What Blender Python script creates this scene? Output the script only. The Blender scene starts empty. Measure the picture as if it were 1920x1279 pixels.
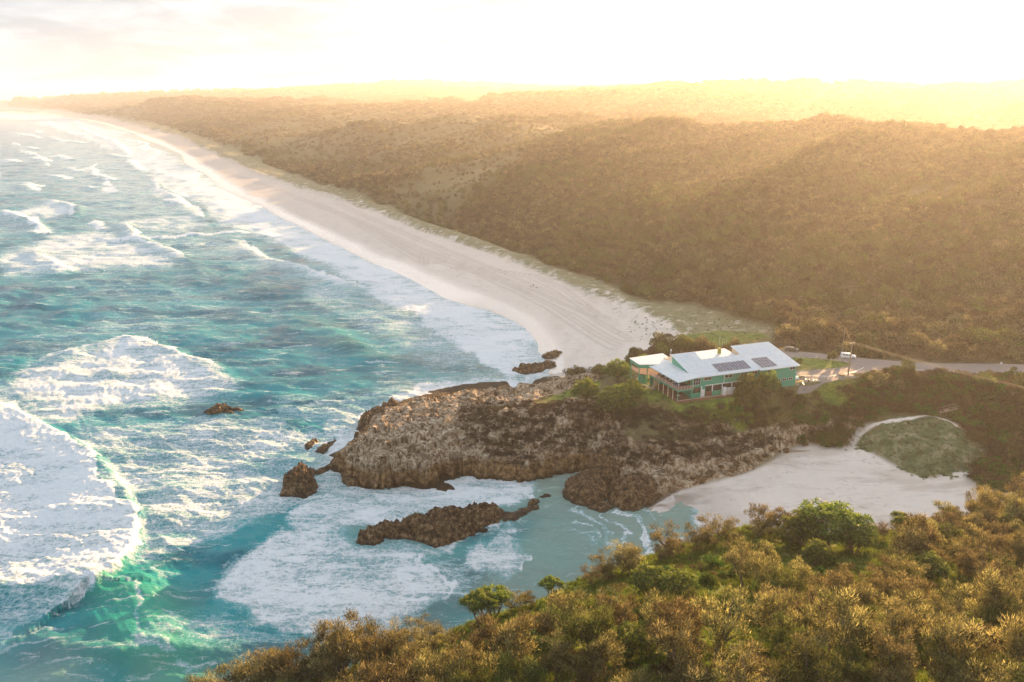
import bpy, bmesh, math, random
import numpy as np
from mathutils import Vector, Matrix
from mathutils.geometry import delaunay_2d_cdt

# ------------------------------------------------------------------ camera, sky, sun
scene = bpy.context.scene
W, HPX, FPX = 1920.0, 1279.0, 1493.0          # the photograph's pixels and focal length
PITCH = math.atan(461.5/FPX); CAMZ = 100.0
SP, CP = math.sin(PITCH), math.cos(PITCH)
cam_data = bpy.data.cameras.new('camera'); cam = bpy.data.objects.new('camera', cam_data)
scene.collection.objects.link(cam); scene.camera = cam
cam.location = (0, 0, CAMZ); cam.rotation_euler = (math.pi/2-PITCH, 0, 0)
cam_data.sensor_width = 36; cam_data.lens = 36*FPX/W
cam_data.clip_start = 1; cam_data.clip_end = 60000

SUN_EL, SUN_AZ = math.radians(7.0), math.radians(28.0)   # azimuth: clockwise from +Y
world = bpy.data.worlds.new('World'); scene.world = world; world.use_nodes = True
wt = world.node_tree; wt.nodes.clear()
wo = wt.nodes.new('ShaderNodeOutputWorld'); bg = wt.nodes.new('ShaderNodeBackground')
sky = wt.nodes.new('ShaderNodeTexSky'); sky.sky_type = 'NISHITA'; sky.sun_disc = False
sky.sun_elevation = SUN_EL; sky.sun_rotation = SUN_AZ
sky.air_density = 1.0; sky.dust_density = 2.0; sky.ozone_density = 1.0
# thin high cloud: streaked noise over the sky direction, brightening and whitening the sky
tc = wt.nodes.new('ShaderNodeTexCoord'); mp = wt.nodes.new('ShaderNodeMapping')
mp.inputs['Scale'].default_value = (1.6, 1.6, 9.0)
cn = wt.nodes.new('ShaderNodeTexNoise'); cn.inputs['Scale'].default_value = 3.2
cn.inputs['Detail'].default_value = 7; cn.inputs['Roughness'].default_value = 0.6; cn.inputs['Distortion'].default_value = 0.4
cr = wt.nodes.new('ShaderNodeValToRGB')
cr.color_ramp.elements[0].position = 0.40; cr.color_ramp.elements[0].color = (2.5, 3.0, 3.55, 1)
cr.color_ramp.elements[1].position = 0.58; cr.color_ramp.elements[1].color = (4.15, 4.6, 5.15, 1)
mx = wt.nodes.new('ShaderNodeMix'); mx.data_type = 'RGBA'; mx.inputs['Factor'].default_value = 0.88
L = wt.links.new
L(tc.outputs['Generated'], mp.inputs['Vector']); L(mp.outputs['Vector'], cn.inputs['Vector'])
L(cn.outputs['Fac'], cr.inputs['Fac'])
L(sky.outputs['Color'], mx.inputs['A']); L(cr.outputs['Color'], mx.inputs['B'])
L(mx.outputs['Result'], bg.inputs['Color']); L(bg.outputs['Background'], wo.inputs['Surface'])
bg.inputs['Strength'].default_value = 0.06

sd = bpy.data.lights.new('sun', 'SUN'); sun = bpy.data.objects.new('sun', sd); scene.collection.objects.link(sun)
sd.energy = 5.0; sd.angle = math.radians(0.5); sd.color = (1.0, 0.60, 0.28)
sun.rotation_euler = (math.pi/2-SUN_EL, 0, math.pi-SUN_AZ)
vs = scene.view_settings; vs.view_transform = 'Standard'; vs.look = 'None'; vs.gamma = 1.0
vs.use_curve_mapping = False; vs.exposure = 1.88
scene.cycles.use_denoising = True
scene.cycles.max_bounces = 6; scene.cycles.diffuse_bounces = 3; scene.cycles.glossy_bounces = 3
scene.cycles.transmission_bounces = 4; scene.cycles.transparent_max_bounces = 8; scene.cycles.volume_bounces = 1
scene.cycles.sample_clamp_indirect = 6

rng = np.random.default_rng(7); random.seed(7)
C = scene.collection
R = math.radians

# ------------------------------------------------------------------ geometry of the place
def at(px, py, z=0.0):
    u = (px-960)/FPX; v = (py-639.5)/FPX; d = (CAMZ-z)/(SP+v*CP)
    return (u*d, d*(CP-v*SP), z)
def zat(px, py, Y):
    u = (px-960)/FPX; v = (py-639.5)/FPX; d = Y/(CP-v*SP)
    return (u*d, Y, CAMZ-d*(SP+v*CP))
def dat(px, py, d):                             # the point seen there at depth d
    u = (px-960)/FPX; v = (py-639.5)/FPX
    return (u*d, d*(CP-v*SP), CAMZ-d*(SP+v*CP))

def hash3(ix, iy, iz, seed):
    h = (ix*374761393 + iy*668265263 + iz*2147483647 + seed*974634777) & 0xFFFFFFFF
    h = ((h ^ (h >> 13))*1274126177) & 0xFFFFFFFF
    h = ((h ^ (h >> 16))*2246822519) & 0xFFFFFFFF
    return ((h ^ (h >> 15)) & 0xFFFFFF).astype(np.float32)/0xFFFFFF
def vnoise(x, y, z=None, seed=0):
    x = np.asarray(x, dtype=np.float64); y = np.asarray(y, dtype=np.float64)
    ix = np.floor(x).astype(np.int64); iy = np.floor(y).astype(np.int64)
    fx = (x-ix).astype(np.float32); fy = (y-iy).astype(np.float32)
    sx = fx*fx*(3-2*fx); sy = fy*fy*(3-2*fy)
    def lay(iz):
        a = hash3(ix, iy, iz, seed); b = hash3(ix+1, iy, iz, seed)
        c = hash3(ix, iy+1, iz, seed); d = hash3(ix+1, iy+1, iz, seed)
        return (a+(b-a)*sx)*(1-sy)+(c+(d-c)*sx)*sy
    if z is None: return lay(0)*2-1
    z = np.asarray(z, dtype=np.float64); iz = np.floor(z).astype(np.int64); fz = (z-iz).astype(np.float32); sz = fz*fz*(3-2*fz)
    return (lay(iz)*(1-sz)+lay(iz+1)*sz)*2-1
def fbm(x, y, z=None, o=4, seed=0, gain=0.5):
    t = 0; a = 1.0; s = 0
    for k in range(o):
        f = 2.03**k
        t = t+a*vnoise(x*f+k*17.3, y*f+k*9.1, None if z is None else z*f+k*5.7, seed+k); s += a; a *= gain
    return t/s
def sstep(a, b, x):
    t = np.clip((x-a)/(b-a), 0, 1); return t*t*(3-2*t)

# the sheet: columns by bearing, rows by distance (finer round the headland)
PHI = R(41)
NC = 1080
phis = np.linspace(-PHI, PHI, NC)
rr = [12.0]
while rr[-1] < 9500:
    r = rr[-1]
    if r < 55: r *= 1.03
    elif r < 168: r *= 1.0042
    elif r < 262: r += 0.34
    else: r *= 1.0055
    rr.append(r)
radii = np.array(rr); NR = len(radii)
GX = (radii[:, None]*np.sin(phis)[None, :]); GY = (radii[:, None]*np.cos(phis)[None, :])
def to_ij(x, y):
    x = np.asarray(x, float); y = np.asarray(y, float)
    r = np.hypot(x, y); p = np.arctan2(x, y)
    return np.interp(r, radii, np.arange(NR)), (p+PHI)/(2*PHI)*(NC-1)

CON = []                                        # polylines of known height
def line(pts): CON.append(np.array(pts, float)); return pts
def pl(pts): return line([at(*p) for p in pts])
def plY(pts): return line([zat(*p) for p in pts])
def pld(pts, d): return [dat(px, py, d) for px, py in pts]
def ridge(pts, d, back=1.18, low=0.45):
    w = line(pld(pts, d))
    line([(x*back, y*back, max(8, z*low)) for x, y, z in w]); return w

# --- main beach, far to near
M0 = [(-500, 196), (-200, 201), (0, 206), (100, 215), (160, 225), (200, 235), (250, 250), (270, 262), (300, 272), (338, 290),
      (345, 308), (385, 328), (405, 350), (450, 372), (490, 388), (520, 408), (560, 425), (600, 447), (650, 471), (700, 497),
      (760, 530), (833, 566), (917, 583), (972, 610), (1000, 645), (1003, 685), (1040, 712)]
pl([(x, y, 0) for x, y in M0])
pl([(x-14-max(0, (y-400))*.12, y+5+max(0, y-250)*.05, -1.2) for x, y in M0[2:]])
DRY = [(-500, 194), (0, 203), (100, 211), (200, 229), (300, 260), (350, 283), (400, 312), (470, 355), (560, 400), (650, 440), (740, 475),
       (797, 497), (860, 528), (950, 560), (1010, 585), (1070, 620), (1130, 662), (1150, 680)]
pl([(x, y, 1.0) for x, y in DRY])
pl([(-500, 192, 3), (0, 201, 3), (120, 210, 3), (200, 221, 3), (330, 257, 3), (380, 282, 3), (420, 305, 3), (470, 328, 3), (560, 358, 3), (640, 385, 3),
    (720, 412, 3), (800, 446, 3), (880, 470, 3), (960, 500, 3), (1040, 535, 3), (1100, 562, 3), (1160, 592, 3), (1200, 630, 3), (1220, 655, 3.5)])
pl([(-500, 190, 7), (0, 199, 7), (120, 207, 7), (200, 218, 7), (330, 248, 7), (400, 278, 6), (480, 315, 6), (560, 342, 6), (640, 366, 6),
    (720, 392, 6), (800, 422, 6), (880, 446, 6), (960, 476, 6), (1040, 510, 6), (1100, 536, 6), (1180, 560, 6.5), (1230, 590, 7), (1270, 620, 9)])
pl([(300, 230, 5), (430, 273, 5), (560, 325, 5), (700, 372, 5), (800, 405, 5), (900, 436, 5), (1040, 492, 5), (1130, 520, 5), (1250, 562, 6)])
# inland flat under the bush
pl([(-300, 190, 8), (0, 195, 8), (150, 204, 9), (300, 220, 10), (450, 250, 10), (600, 290, 11), (760, 340, 12), (950, 390, 13), (1150, 445, 14),
    (1400, 520, 14), (1600, 560, 15), (1900, 575, 17), (2300, 590, 18)])
# ridges
pl([(900, 372, 16), (960, 345, 24), (1000, 330, 30), (1080, 290, 42), (1200, 252, 58), (1300, 240, 64), (1430, 231, 67), (1550, 235, 66), (1640, 246, 62), (1700, 256, 58)])
pl([(1180, 425, 20), (1300, 395, 31), (1420, 350, 42), (1560, 290, 55), (1650, 254, 64), (1760, 245, 68), (1920, 244, 68), (2400, 246, 68)])
pl([(1250, 370, 24), (1400, 320, 36), (1500, 295, 42), (1600, 268, 50)])
pl([(1300, 470, 20), (1500, 420, 30), (1700, 360, 42), (1920, 330, 50), (2400, 330, 52)])
line([(x, y, 22) for x, y in [(250, 1000), (400, 1350), (900, 1350), (1500, 1300)]])
ridge([(640, 246), (750, 230), (850, 222), (950, 223), (1050, 227), (1150, 236)], 1500)
line([dat(x, y, 2300) for x, y in [(940, 192), (1050, 184), (1150, 174), (1200, 167), (1280, 159), (1400, 161), (1520, 156), (1600, 158), (1760, 168), (1920, 165), (2500, 166)]])
ridge([(600, 208), (700, 201), (800, 193), (940, 187)], 2900)
line([dat(x, y, 1800) for x, y in [(1150, 212), (1300, 205), (1500, 200), (1700, 203), (1920, 205), (2300, 206)]])
line([(x*3.4, y*3.4, 60) for x, y in [(300, 1000), (700, 1000), (900, 900)]])
ridge([(240, 200), (300, 193), (400, 189), (560, 188), (650, 191)], 3800)
ridge([(-500, 186), (-200, 184), (0, 182), (130, 181), (330, 176), (500, 172), (640, 163), (760, 155), (900, 158), (960, 163), (1100, 165), (1250, 163), (1800, 163)], 6500, 1.3, .8)
# --- headland
C0 = [(640, 885, 0), (648, 912, 0), (690, 922, 0), (760, 915, 0), (800, 922, 0), (830, 905, 0), (870, 898, 0), (930, 902, 0), (990, 906, 0),
      (1020, 895, 0), (1050, 888, 0), (1105, 884, 0)]
pl(C0)
pl([(1105, 884, 0), (1130, 925, 0), (1180, 945, 0), (1235, 945, .3), (1262, 925, 1), (1300, 915, 1.4), (1380, 893, 2), (1440, 870, 2.6), (1480, 845, 3), (1540, 822, 4.6), (1600, 812, 6)])
B0 = [at(*p) for p in C0]
ct = [850, 868, 872, 870, 876, 868, 866, 870, 870, 862, 860, 850]
line([zat(p[0]+(4 if i else 10), ct[i], B0[i][1]+(1.3 if i else 2)) for i, p in enumerate(C0)])
cz = [840, 838, 838, 836, 838, 836, 834, 832, 828, 822, 818, 812]
line([zat(p[0]+(9 if i else 16), cz[i], B0[i][1]+(8 if i > 1 else 6)) for i, p in enumerate(C0)])
CREST = [(668, 838, 197.5), (700, 812, 203), (760, 796, 208), (850, 780, 213), (950, 772, 214), (1050, 776, 212), (1130, 782, 210), (1200, 785, 209), (1280, 778, 208.5)]
plY(CREST)
pl([(690, 812, 5.5), (740, 770, 6), (780, 760, 7), (860, 742, 8), (900, 738, 8.5), (1000, 731, 9), (1060, 722, 10), (1090, 708, 11), (1115, 694, 12)])
line([at(*p) for p in [(652, 842, 0), (668, 808, 0), (690, 783, 0), (735, 752, 0), (790, 735, 0), (870, 718, 0), (1000, 709, 0), (1060, 706, 0)]])
line([at(*p) for p in [(632, 842, -2), (650, 800, -2), (700, 762, -2), (790, 722, -2), (900, 705, -2), (1010, 690, -1)]])
pl([(1190, 680, 13.5), (1230, 665, 12), (1280, 650, 12), (1300, 640, 12), (1350, 632, 12)])
pl([(1210, 655, 5), (1240, 638, 5), (1270, 625, 8), (1350, 612, 10), (1450, 615, 13), (1500, 625, 15.5)])
pl([(1170, 735, 14.5), (1100, 738, 12.5), (1020, 745, 11), (900, 755, 10), (800, 775, 9)])
# building pad and the edge of the lawn
pl([(1205, 738, 15.4), (1235, 755, 15.4), (1290, 762, 15.5), (1400, 750, 15.6), (1490, 724, 16), (1560, 716, 17), (1640, 695, 17.2)])
pl([(1205, 738, 15.9), (1205, 715, 15.5), (1225, 690, 15.5)])
pl([(1272, 752, 16), (1400, 735, 16), (1486, 719, 16), (1470, 690, 16), (1330, 700, 16), (1272, 752, 16)])
pl([(1290, 760, 15.6), (1215, 736, 15.6), (1250, 715, 15.8)])
pl([(1500, 705, 17), (1560, 700, 17), (1620, 692, 17.1), (1680, 688, 17.3), (1750, 697, 17.6), (1850, 704, 18), (2000, 710, 19)])
pl([(1440, 655, 16), (1500, 657, 16.4), (1560, 665, 16.8), (1620, 675, 17.1), (1680, 680, 17.3), (1760, 685, 17.8), (1850, 690, 18.2), (1990, 692, 19)])
pl([(1480, 672, 16.6), (1530, 680, 16.8), (1590, 684, 17)])
pl([(1420, 648, 14.5), (1500, 645, 16), (1650, 655, 17), (1780, 665, 18), (1900, 665, 19)])
# slope under the road, the dune mound and the valley
pl([(1330, 815, 8), (1420, 800, 8.5), (1500, 790, 9), (1600, 775, 10), (1700, 768, 11.5), (1790, 765, 12)])
pl([(1600, 830, 5), (1640, 852, 5), (1700, 885, 4.6), (1745, 897, 4.4), (1790, 890, 4.8), (1840, 872, 5.5)])
pl([(1625, 805, 8.0), (1680, 787, 10.8), (1740, 780, 12), (1780, 792, 12), (1820, 820, 10.4), (1860, 850, 8)])
pl([(1660, 820, 8.4), (1720, 830, 9), (1780, 850, 8)])
pl([(1860, 715, 17.5), (1900, 722, 17.5), (1990, 735, 19)])
pl([(1800, 770, 11.5), (1850, 800, 10), (1900, 830, 9.5), (1990, 860, 12)])
pl([(1870, 770, 14), (1920, 760, 17), (1990, 770, 19)])
pl([(1840, 878, 5.5), (1880, 868, 8), (1930, 858, 11), (1990, 860, 13)])
pl([(1830, 905, 4), (1860, 900, 6), (1920, 890, 10), (1990, 895, 13)])
# --- cove sand and sea bed
pl([(1172, 962, 0), (1185, 990, 0), (1215, 1025, 0), (1240, 1060, 0)])
pl([(1120, 975, -.5), (1140, 1010, -.6), (1170, 1050, -.6)])
pl([(1060, 905, -.5), (1090, 895, 0)])
pl([(880, 950, -2), (900, 1050, -2), (1000, 1000, -1.4), (1050, 1060, -1.4)])
pl([(1240, 950, .5), (1290, 960, .7), (1300, 1010, .7)])
pl([(1400, 905, 1.9), (1400, 950, 1.7), (1400, 1000, 1.5)])
pl([(1500, 850, 3.2), (1500, 900, 2.6), (1500, 960, 2.3), (1600, 980, 2.5)])
pl([(1560, 832, 4.3), (1600, 870, 3.9), (1680, 910, 3.6), (1790, 915, 3.8)])
# --- near headland
FR = [(300, 1390, 10), (420, 1330, 15), (600, 1275, 23), (700, 1232, 27), (780, 1203, 29), (880, 1174, 31), (1000, 1135, 32), (1100, 1085, 31), (1200, 1048, 29),
      (1300, 1012, 27), (1400, 995, 26), (1540, 1003, 25), (1700, 1000, 22), (1840, 965, 20), (1930, 935, 19), (2100, 900, 18)]
FRW = pl(FR)
OFF = [10, 12, 16, 18, 20, 22, 22, 22, 22, 22, 24, 24, 24, 20, 12, 6]
line([(x+2-(6 if i < 5 else 0), y+OFF[i], 0 if i < 9 else (1.5 if i < 13 else 4+(i-12)*1.5)) for i, (x, y, z) in enumerate(FRW)])
line([(x+3-(8 if i < 5 else 0), y+OFF[i]*1.25, -1.5) for i, (x, y, z) in enumerate(FRW[:9])])
line([(-72, 88, -1), (-84, 60, -1), (-80, 20, -1), (-60, 0, -1)])
line([(-50, 82, 12), (-52, 40, 22), (-40, 10, 24)]); line([(-75, 140, -3), (-70, 120, -2), (-66, 104, -1.5)])
pl([(900, 1279, 39.5), (1100, 1279, 43), (1300, 1279, 46), (1500, 1279, 47), (1920, 1279, 47), (2200, 1279, 48)])
pl([(1000, 1190, 35.5), (1150, 1150, 36), (1300, 1130, 35), (1450, 1110, 34), (1650, 1100, 34), (1920, 1090, 35)])
pl([(1150, 1080, 31.5), (1300, 1060, 30.5), (1450, 1050, 29.5), (1650, 1045, 28), (1920, 1010, 27)])
line([(-10, 30, 38), (40, 25, 50), (5, 5, 40), (60, 5, 52)])
# --- open sea bed
line([(x, y, -6) for x, y in [(-60, 250), (-120, 350), (-200, 500), (-400, 800), (-900, 1500), (-2500, 3000), (-5000, 5000)]])
line([(-90, 150, -5), (-150, 220, -5), (-120, 300, -5)]); line([(-50, 150, -3), (-60, 200, -3)])
line([(-5, 230, 9), (0, 232, 9)])

def solve():
    levels = [16, 8, 4, 2, 1]; Z = None
    for lv in levels:
        ni = (NR+lv-1)//lv; nj = (NC+lv-1)//lv
        acc = np.zeros((ni, nj)); cnt = np.zeros((ni, nj))
        for Lp in CON:
            i, j = to_ij(Lp[:, 0], Lp[:, 1]); z = Lp[:, 2]
            ii = []; jj = []; zz = []
            for k in range(len(z)-1):
                n = int(max(abs(i[k+1]-i[k]), abs(j[k+1]-j[k]))/lv*1.5)+2
                t = np.linspace(0, 1, n); xa = Lp[k, 0]*(1-t)+Lp[k+1, 0]*t; ya = Lp[k, 1]*(1-t)+Lp[k+1, 1]*t
                a, b = to_ij(xa, ya); ii.append(a); jj.append(b); zz.append(z[k]*(1-t)+z[k+1]*t)
            ii = np.concatenate(ii); jj = np.concatenate(jj); zz = np.concatenate(zz)
            ai = np.round(ii/lv).astype(int); aj = np.round(jj/lv).astype(int)
            ok = (ai >= 0) & (ai < ni) & (aj >= 0) & (aj < nj)
            np.add.at(acc, (ai[ok], aj[ok]), zz[ok]); np.add.at(cnt, (ai[ok], aj[ok]), 1)
        m = cnt > 0; val = np.where(m, acc/np.maximum(cnt, 1), 0)
        if Z is None: Z = np.full((ni, nj), 5.0)
        else:
            I = np.clip(np.arange(ni)/2, 0, Z.shape[0]-1); J = np.clip(np.arange(nj)/2, 0, Z.shape[1]-1)
            i0 = I.astype(int); j0 = J.astype(int); i1 = np.minimum(i0+1, Z.shape[0]-1); j1 = np.minimum(j0+1, Z.shape[1]-1)
            fi = (I-i0)[:, None]; fj = (J-j0)[None, :]
            Z = (Z[i0][:, j0]*(1-fj)+Z[i0][:, j1]*fj)*(1-fi)+(Z[i1][:, j0]*(1-fj)+Z[i1][:, j1]*fj)*fi
        Z[m] = val[m]
        for k in range({16: 900, 8: 400, 4: 220, 2: 110, 1: 50}[lv]):
            Pd = np.pad(Z, 1, mode='edge')
            Z = .25*(Pd[:-2, 1:-1]+Pd[2:, 1:-1]+Pd[1:-1, :-2]+Pd[1:-1, 2:]); Z[m] = val[m]
        last = (m, val)
    for k in range(3):                          # take the crease off the ridge lines
        Pd = np.pad(Z, 1, mode='edge'); Z = .5*Z+.125*(Pd[:-2, 1:-1]+Pd[2:, 1:-1]+Pd[1:-1, :-2]+Pd[1:-1, 2:])
    return Z
HZ = solve()

def inpoly(poly, pxs=True, blur=0, shape=True):
    """mask over the sheet of a polygon given in world xy"""
    P = np.array([p[:2] for p in poly], float)
    m = np.zeros((NR, NC), np.float32)
    i, j = to_ij(P[:, 0], P[:, 1])
    i0, i1 = max(0, int(i.min())-2), min(NR, int(i.max())+3)
    if P[:, 1].min() < 0 or i1 <= i0: i0, i1 = 0, NR
    x = GX[i0:i1]; y = GY[i0:i1]; ins = np.zeros(x.shape, bool)
    n = len(P)
    for a in range(n):
        xa, ya = P[a]; xb, yb = P[(a+1) % n]
        if ya == yb: continue
        c = ((ya > y) != (yb > y)) & (x < (xb-xa)*(y-ya)/(yb-ya)+xa); ins ^= c
    m[i0:i1] = ins
    if blur: m = boxblur(m, blur)
    return m
def boxblur(m, k, passes=2):
    for _ in range(passes):
        for ax in (0, 1):
            c = np.cumsum(np.pad(m, [(k+1, k) if a == ax else (0, 0) for a in (0, 1)], mode='edge'), axis=ax, dtype=np.float64)
            m = ((c[2*k+1:] - c[:-2*k-1]) if ax == 0 else (c[:, 2*k+1:] - c[:, :-2*k-1]))/(2*k+1)
    return m.astype(np.float32)
def pp(pts, z=0): return [at(p[0], p[1], p[2] if len(p) > 2 else z) for p in pts]
def linedist(pts, maxd):
    """distance in metres from a world polyline, and signed side, over the sheet (inf beyond maxd)"""
    P = np.array([p[:2] for p in pts], float)
    D = np.full((NR, NC), 1e9, np.float32); S = np.zeros((NR, NC), np.float32); T = np.zeros((NR, NC), np.float32)
    n = len(P)-1
    for a in range(n):
        x0, y0 = P[a]; x1, y1 = P[a+1]
        cx = [x0-maxd, x1-maxd, x0+maxd, x1+maxd]; cy = [y0-maxd, y1-maxd, y0+maxd, y1+maxd]
        xs = np.array([min(cx), max(cx), min(cx), max(cx)]); ys = np.array([max(1, min(cy))]*2+[max(cy)]*2)
        i, j = to_ij(xs, ys); ia, ib = max(0, int(i.min())-1), min(NR, int(i.max())+2); ja, jb = max(0, int(j.min())-1), min(NC, int(j.max())+2)
        if ib <= ia or jb <= ja: continue
        X = GX[ia:ib, ja:jb]-x0; Y = GY[ia:ib, ja:jb]-y0; dx, dy = x1-x0, y1-y0; l2 = dx*dx+dy*dy+1e-9
        t = np.clip((X*dx+Y*dy)/l2, 0, 1); d = np.hypot(X-t*dx, Y-t*dy)
        s = np.sign(X*dy-Y*dx)
        sub = D[ia:ib, ja:jb]; up = d < sub
        sub[up] = d[up]; S[ia:ib, ja:jb][up] = s[up]; T[ia:ib, ja:jb][up] = ((a+t)/n)[up]
    return D, S, T

def sample(A, x, y):
    i, j = to_ij(x, y); i = np.clip(i, 0, NR-1.001); j = np.clip(j, 0, NC-1.001)
    i0 = i.astype(int); j0 = j.astype(int); fi = i-i0; fj = j-j0
    return (A[i0, j0]*(1-fj)+A[i0, j0+1]*fj)*(1-fi)+(A[i0+1, j0]*(1-fj)+A[i0+1, j0+1]*fj)*fi
def ground(x, y): return float(sample(TZ, np.array([x]), np.array([y]))[0])

# ------------------------------------------------------------------ node helpers
class NT:
    def __init__(s, name):
        s.m = bpy.data.materials.new(name); s.m.use_nodes = True; s.t = s.m.node_tree; s.t.nodes.clear()
        s.out = s.t.nodes.new('ShaderNodeOutputMaterial')
    def n(s, typ, **kw):
        nd = s.t.nodes.new(typ)
        for k, v in kw.items():
            if k in nd.inputs: s.set(nd.inputs[k], v)
            else: setattr(nd, k, v)
        return nd
    def set(s, sock, v):
        if isinstance(v, bpy.types.NodeSocket): s.t.links.new(v, sock)
        elif isinstance(v, (tuple, list)) and len(v) == 3 and sock.type == 'RGBA': sock.default_value = (*v, 1)
        else: sock.default_value = v
    def attr(s, name):
        a = s.n('ShaderNodeAttribute'); a.attribute_name = name; return a
    def sep(s, c): return s.n('ShaderNodeSeparateColor', Color=c)
    def math(s, op, a, b=0.0, clamp=False, c=None):
        nd = s.n('ShaderNodeMath', operation=op); nd.use_clamp = clamp
        s.set(nd.inputs[0], a); s.set(nd.inputs[1], b)
        if c is not None: s.set(nd.inputs[2], c)
        return nd.outputs[0]
    def mix(s, f, a, b, mode='MIX'):
        nd = s.n('ShaderNodeMix', data_type='RGBA', blend_type=mode)
        s.set(nd.inputs['Factor'], f); s.set(nd.inputs['A'], a); s.set(nd.inputs['B'], b); return nd.outputs['Result']
    def ramp(s, f, stops, interp='LINEAR'):
        nd = s.n('ShaderNodeValToRGB', Fac=f); cr = nd.color_ramp; cr.interpolation = interp
        while len(cr.elements) < len(stops): cr.elements.new(0.5)
        for e, (p, c) in zip(cr.elements, stops):
            e.position = p; e.color = (*c, 1) if isinstance(c, (tuple, list)) else (c, c, c, 1)
        return nd.outputs['Color']
    def pos(s, scale=(1, 1, 1), rot=(0, 0, 0)):
        g = s.n('ShaderNodeNewGeometry'); m = s.n('ShaderNodeMapping', Vector=g.outputs['Position']); m.inputs['Scale'].default_value = scale
        m.inputs['Rotation'].default_value = rot
        return m.outputs['Vector']
    def noise(s, v, scale, detail=4, rough=.55, dist=0.0):
        return s.n('ShaderNodeTexNoise', Vector=v, Scale=scale, Detail=detail, Roughness=rough, Distortion=dist).outputs['Fac']
    def rng(s, v, a, b, c=0.0, d=1.0):
        nd = s.n('ShaderNodeMapRange', Value=v); nd.interpolation_type = 'SMOOTHSTEP'
        for k, x in zip(('From Min', 'From Max', 'To Min', 'To Max'), (a, b, c, d)): s.set(nd.inputs[k], x)
        return nd.outputs['Result']
    def bump(s, h, dist=.1, st=1.0, nrm=None):
        nd = s.n('ShaderNodeBump', Height=h, Distance=dist, Strength=st)
        if nrm is not None: s.set(nd.inputs['Normal'], nrm)
        return nd.outputs['Normal']
    def bsdf(s, **kw):
        b = s.n('ShaderNodeBsdfPrincipled')
        for k, v in kw.items():
            s.set(b.inputs[k.replace('_', ' ')], v)
        return b
    def end(s, b): s.t.links.new(b.outputs[0], s.out.inputs['Surface']); return s.m

def tag(o, label=None, cat=None, group=None, kind=None):
    if label: o['label'] = label
    if cat: o['category'] = cat
    if group: o['group'] = group
    if kind: o['kind'] = kind
    return o
def mesh_np(name, V, Fq, mat, attrs=None, smooth=True, faces_tri=False, link=True):
    me = bpy.data.meshes.new(name); k = 3 if faces_tri else 4
    me.vertices.add(len(V)); me.vertices.foreach_set('co', np.asarray(V, np.float32).ravel())
    nf = len(Fq); me.loops.add(nf*k); me.loops.foreach_set('vertex_index', np.asarray(Fq, np.int32).ravel())
    me.polygons.add(nf); me.polygons.foreach_set('loop_start', np.arange(0, nf*k, k, dtype=np.int32))
    try: me.polygons.foreach_set('loop_total', np.full(nf, k, np.int32))
    except Exception: pass
    me.polygons.foreach_set('use_smooth', np.full(nf, smooth, bool))
    me.update(calc_edges=True)
    for an, av in (attrs or {}).items():
        a = me.attributes.new(an, 'FLOAT_COLOR', 'POINT'); a.data.foreach_set('color', np.asarray(av, np.float32).ravel())
    if mat: me.materials.append(mat)
    o = bpy.data.objects.new(name, me)
    if link: C.objects.link(o)
    return o
def grid_faces(mask=None, step=1):
    idx = np.arange(NR*NC).reshape(NR, NC)[::step, ::step]
    a = idx[:-1, :-1]; b = idx[:-1, 1:]; c = idx[1:, 1:]; d = idx[1:, :-1]
    F = np.stack([a, b, c, d], -1)
    if mask is not None:
        keep = mask[:-1, :-1] | mask[1:, 1:] | mask[1:, :-1] | mask[:-1, 1:]; F = F[keep]
    return F.reshape(-1, 4)
HAZE_D, HAZE_G = 0.00010, 0.56
# ------------------------------------------------------------------ masks of the ground cover
X, Y = GX, GY
m_head_rock = np.maximum(inpoly(pp([(600, 960), (1240, 960), (1300, 925), (1400, 900), (1500, 850), (1620, 818)], 0)[:]+pp([(1620, 790, 9), (1500, 770, 12), (1400, 785, 12), (1280, 800, 13), (1200, 790, 14.5), (1150, 775, 14.5), (1110, 740, 12.5), (1130, 690, 12)])+pp([(1080, 700, 0), (900, 700), (760, 725), (600, 800)], 0), blur=3), 0)
lawn = inpoly(pp([(1190, 745), (1235, 760), (1290, 768), (1300, 750), (1260, 705), (1225, 690), (1195, 700)], 15.6), blur=2)
lawn = np.maximum(lawn, inpoly(pp([(995, 760), (1035, 744), (1085, 730), (1128, 720), (1122, 748), (1075, 755), (1030, 762)], 11), blur=2))
lawn = np.maximum(lawn, .75*inpoly(pp([(890, 776), (960, 770), (975, 764), (920, 766)], 10.5), blur=2))
lawn_back = inpoly(pp([(1290, 655), (1440, 660), (1450, 645), (1400, 618), (1280, 612), (1260, 635)], 12), blur=3)
island = inpoly(pp([(1430, 665), (1490, 668), (1540, 671), (1595, 680), (1600, 686), (1560, 692), (1500, 693), (1440, 685)], 16.7))
slope_g = inpoly(pp([(1230, 765, 15), (1490, 735, 15), (1640, 700, 16.8), (1700, 740, 14), (1720, 770, 11), (1560, 780, 10), (1400, 790, 11), (1280, 785, 13)]), blur=5)
mound0 = inpoly(pp([(1595, 832, 5), (1650, 855, 5), (1700, 885, 4.6), (1745, 897, 4.4), (1790, 890, 4.8), (1850, 872, 6), (1860, 845, 8.4), (1815, 812, 10.7), (1780, 788, 12), (1740, 778, 12.1), (1680, 786, 10.9), (1625, 806, 8)]), blur=7); mound = mound0
near_land = inpoly([(x, y+3) for x, y, z in FRW]+[(400, 150), (400, -10), (-60, -10), (-72, 80)], blur=3)
cove_rock = inpoly(pp([(1815, 915, 4), (1845, 880, 5.5), (1880, 866, 8), (1990, 855, 12), (1990, 905, 12), (1900, 930, 9)]), blur=3)
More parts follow.
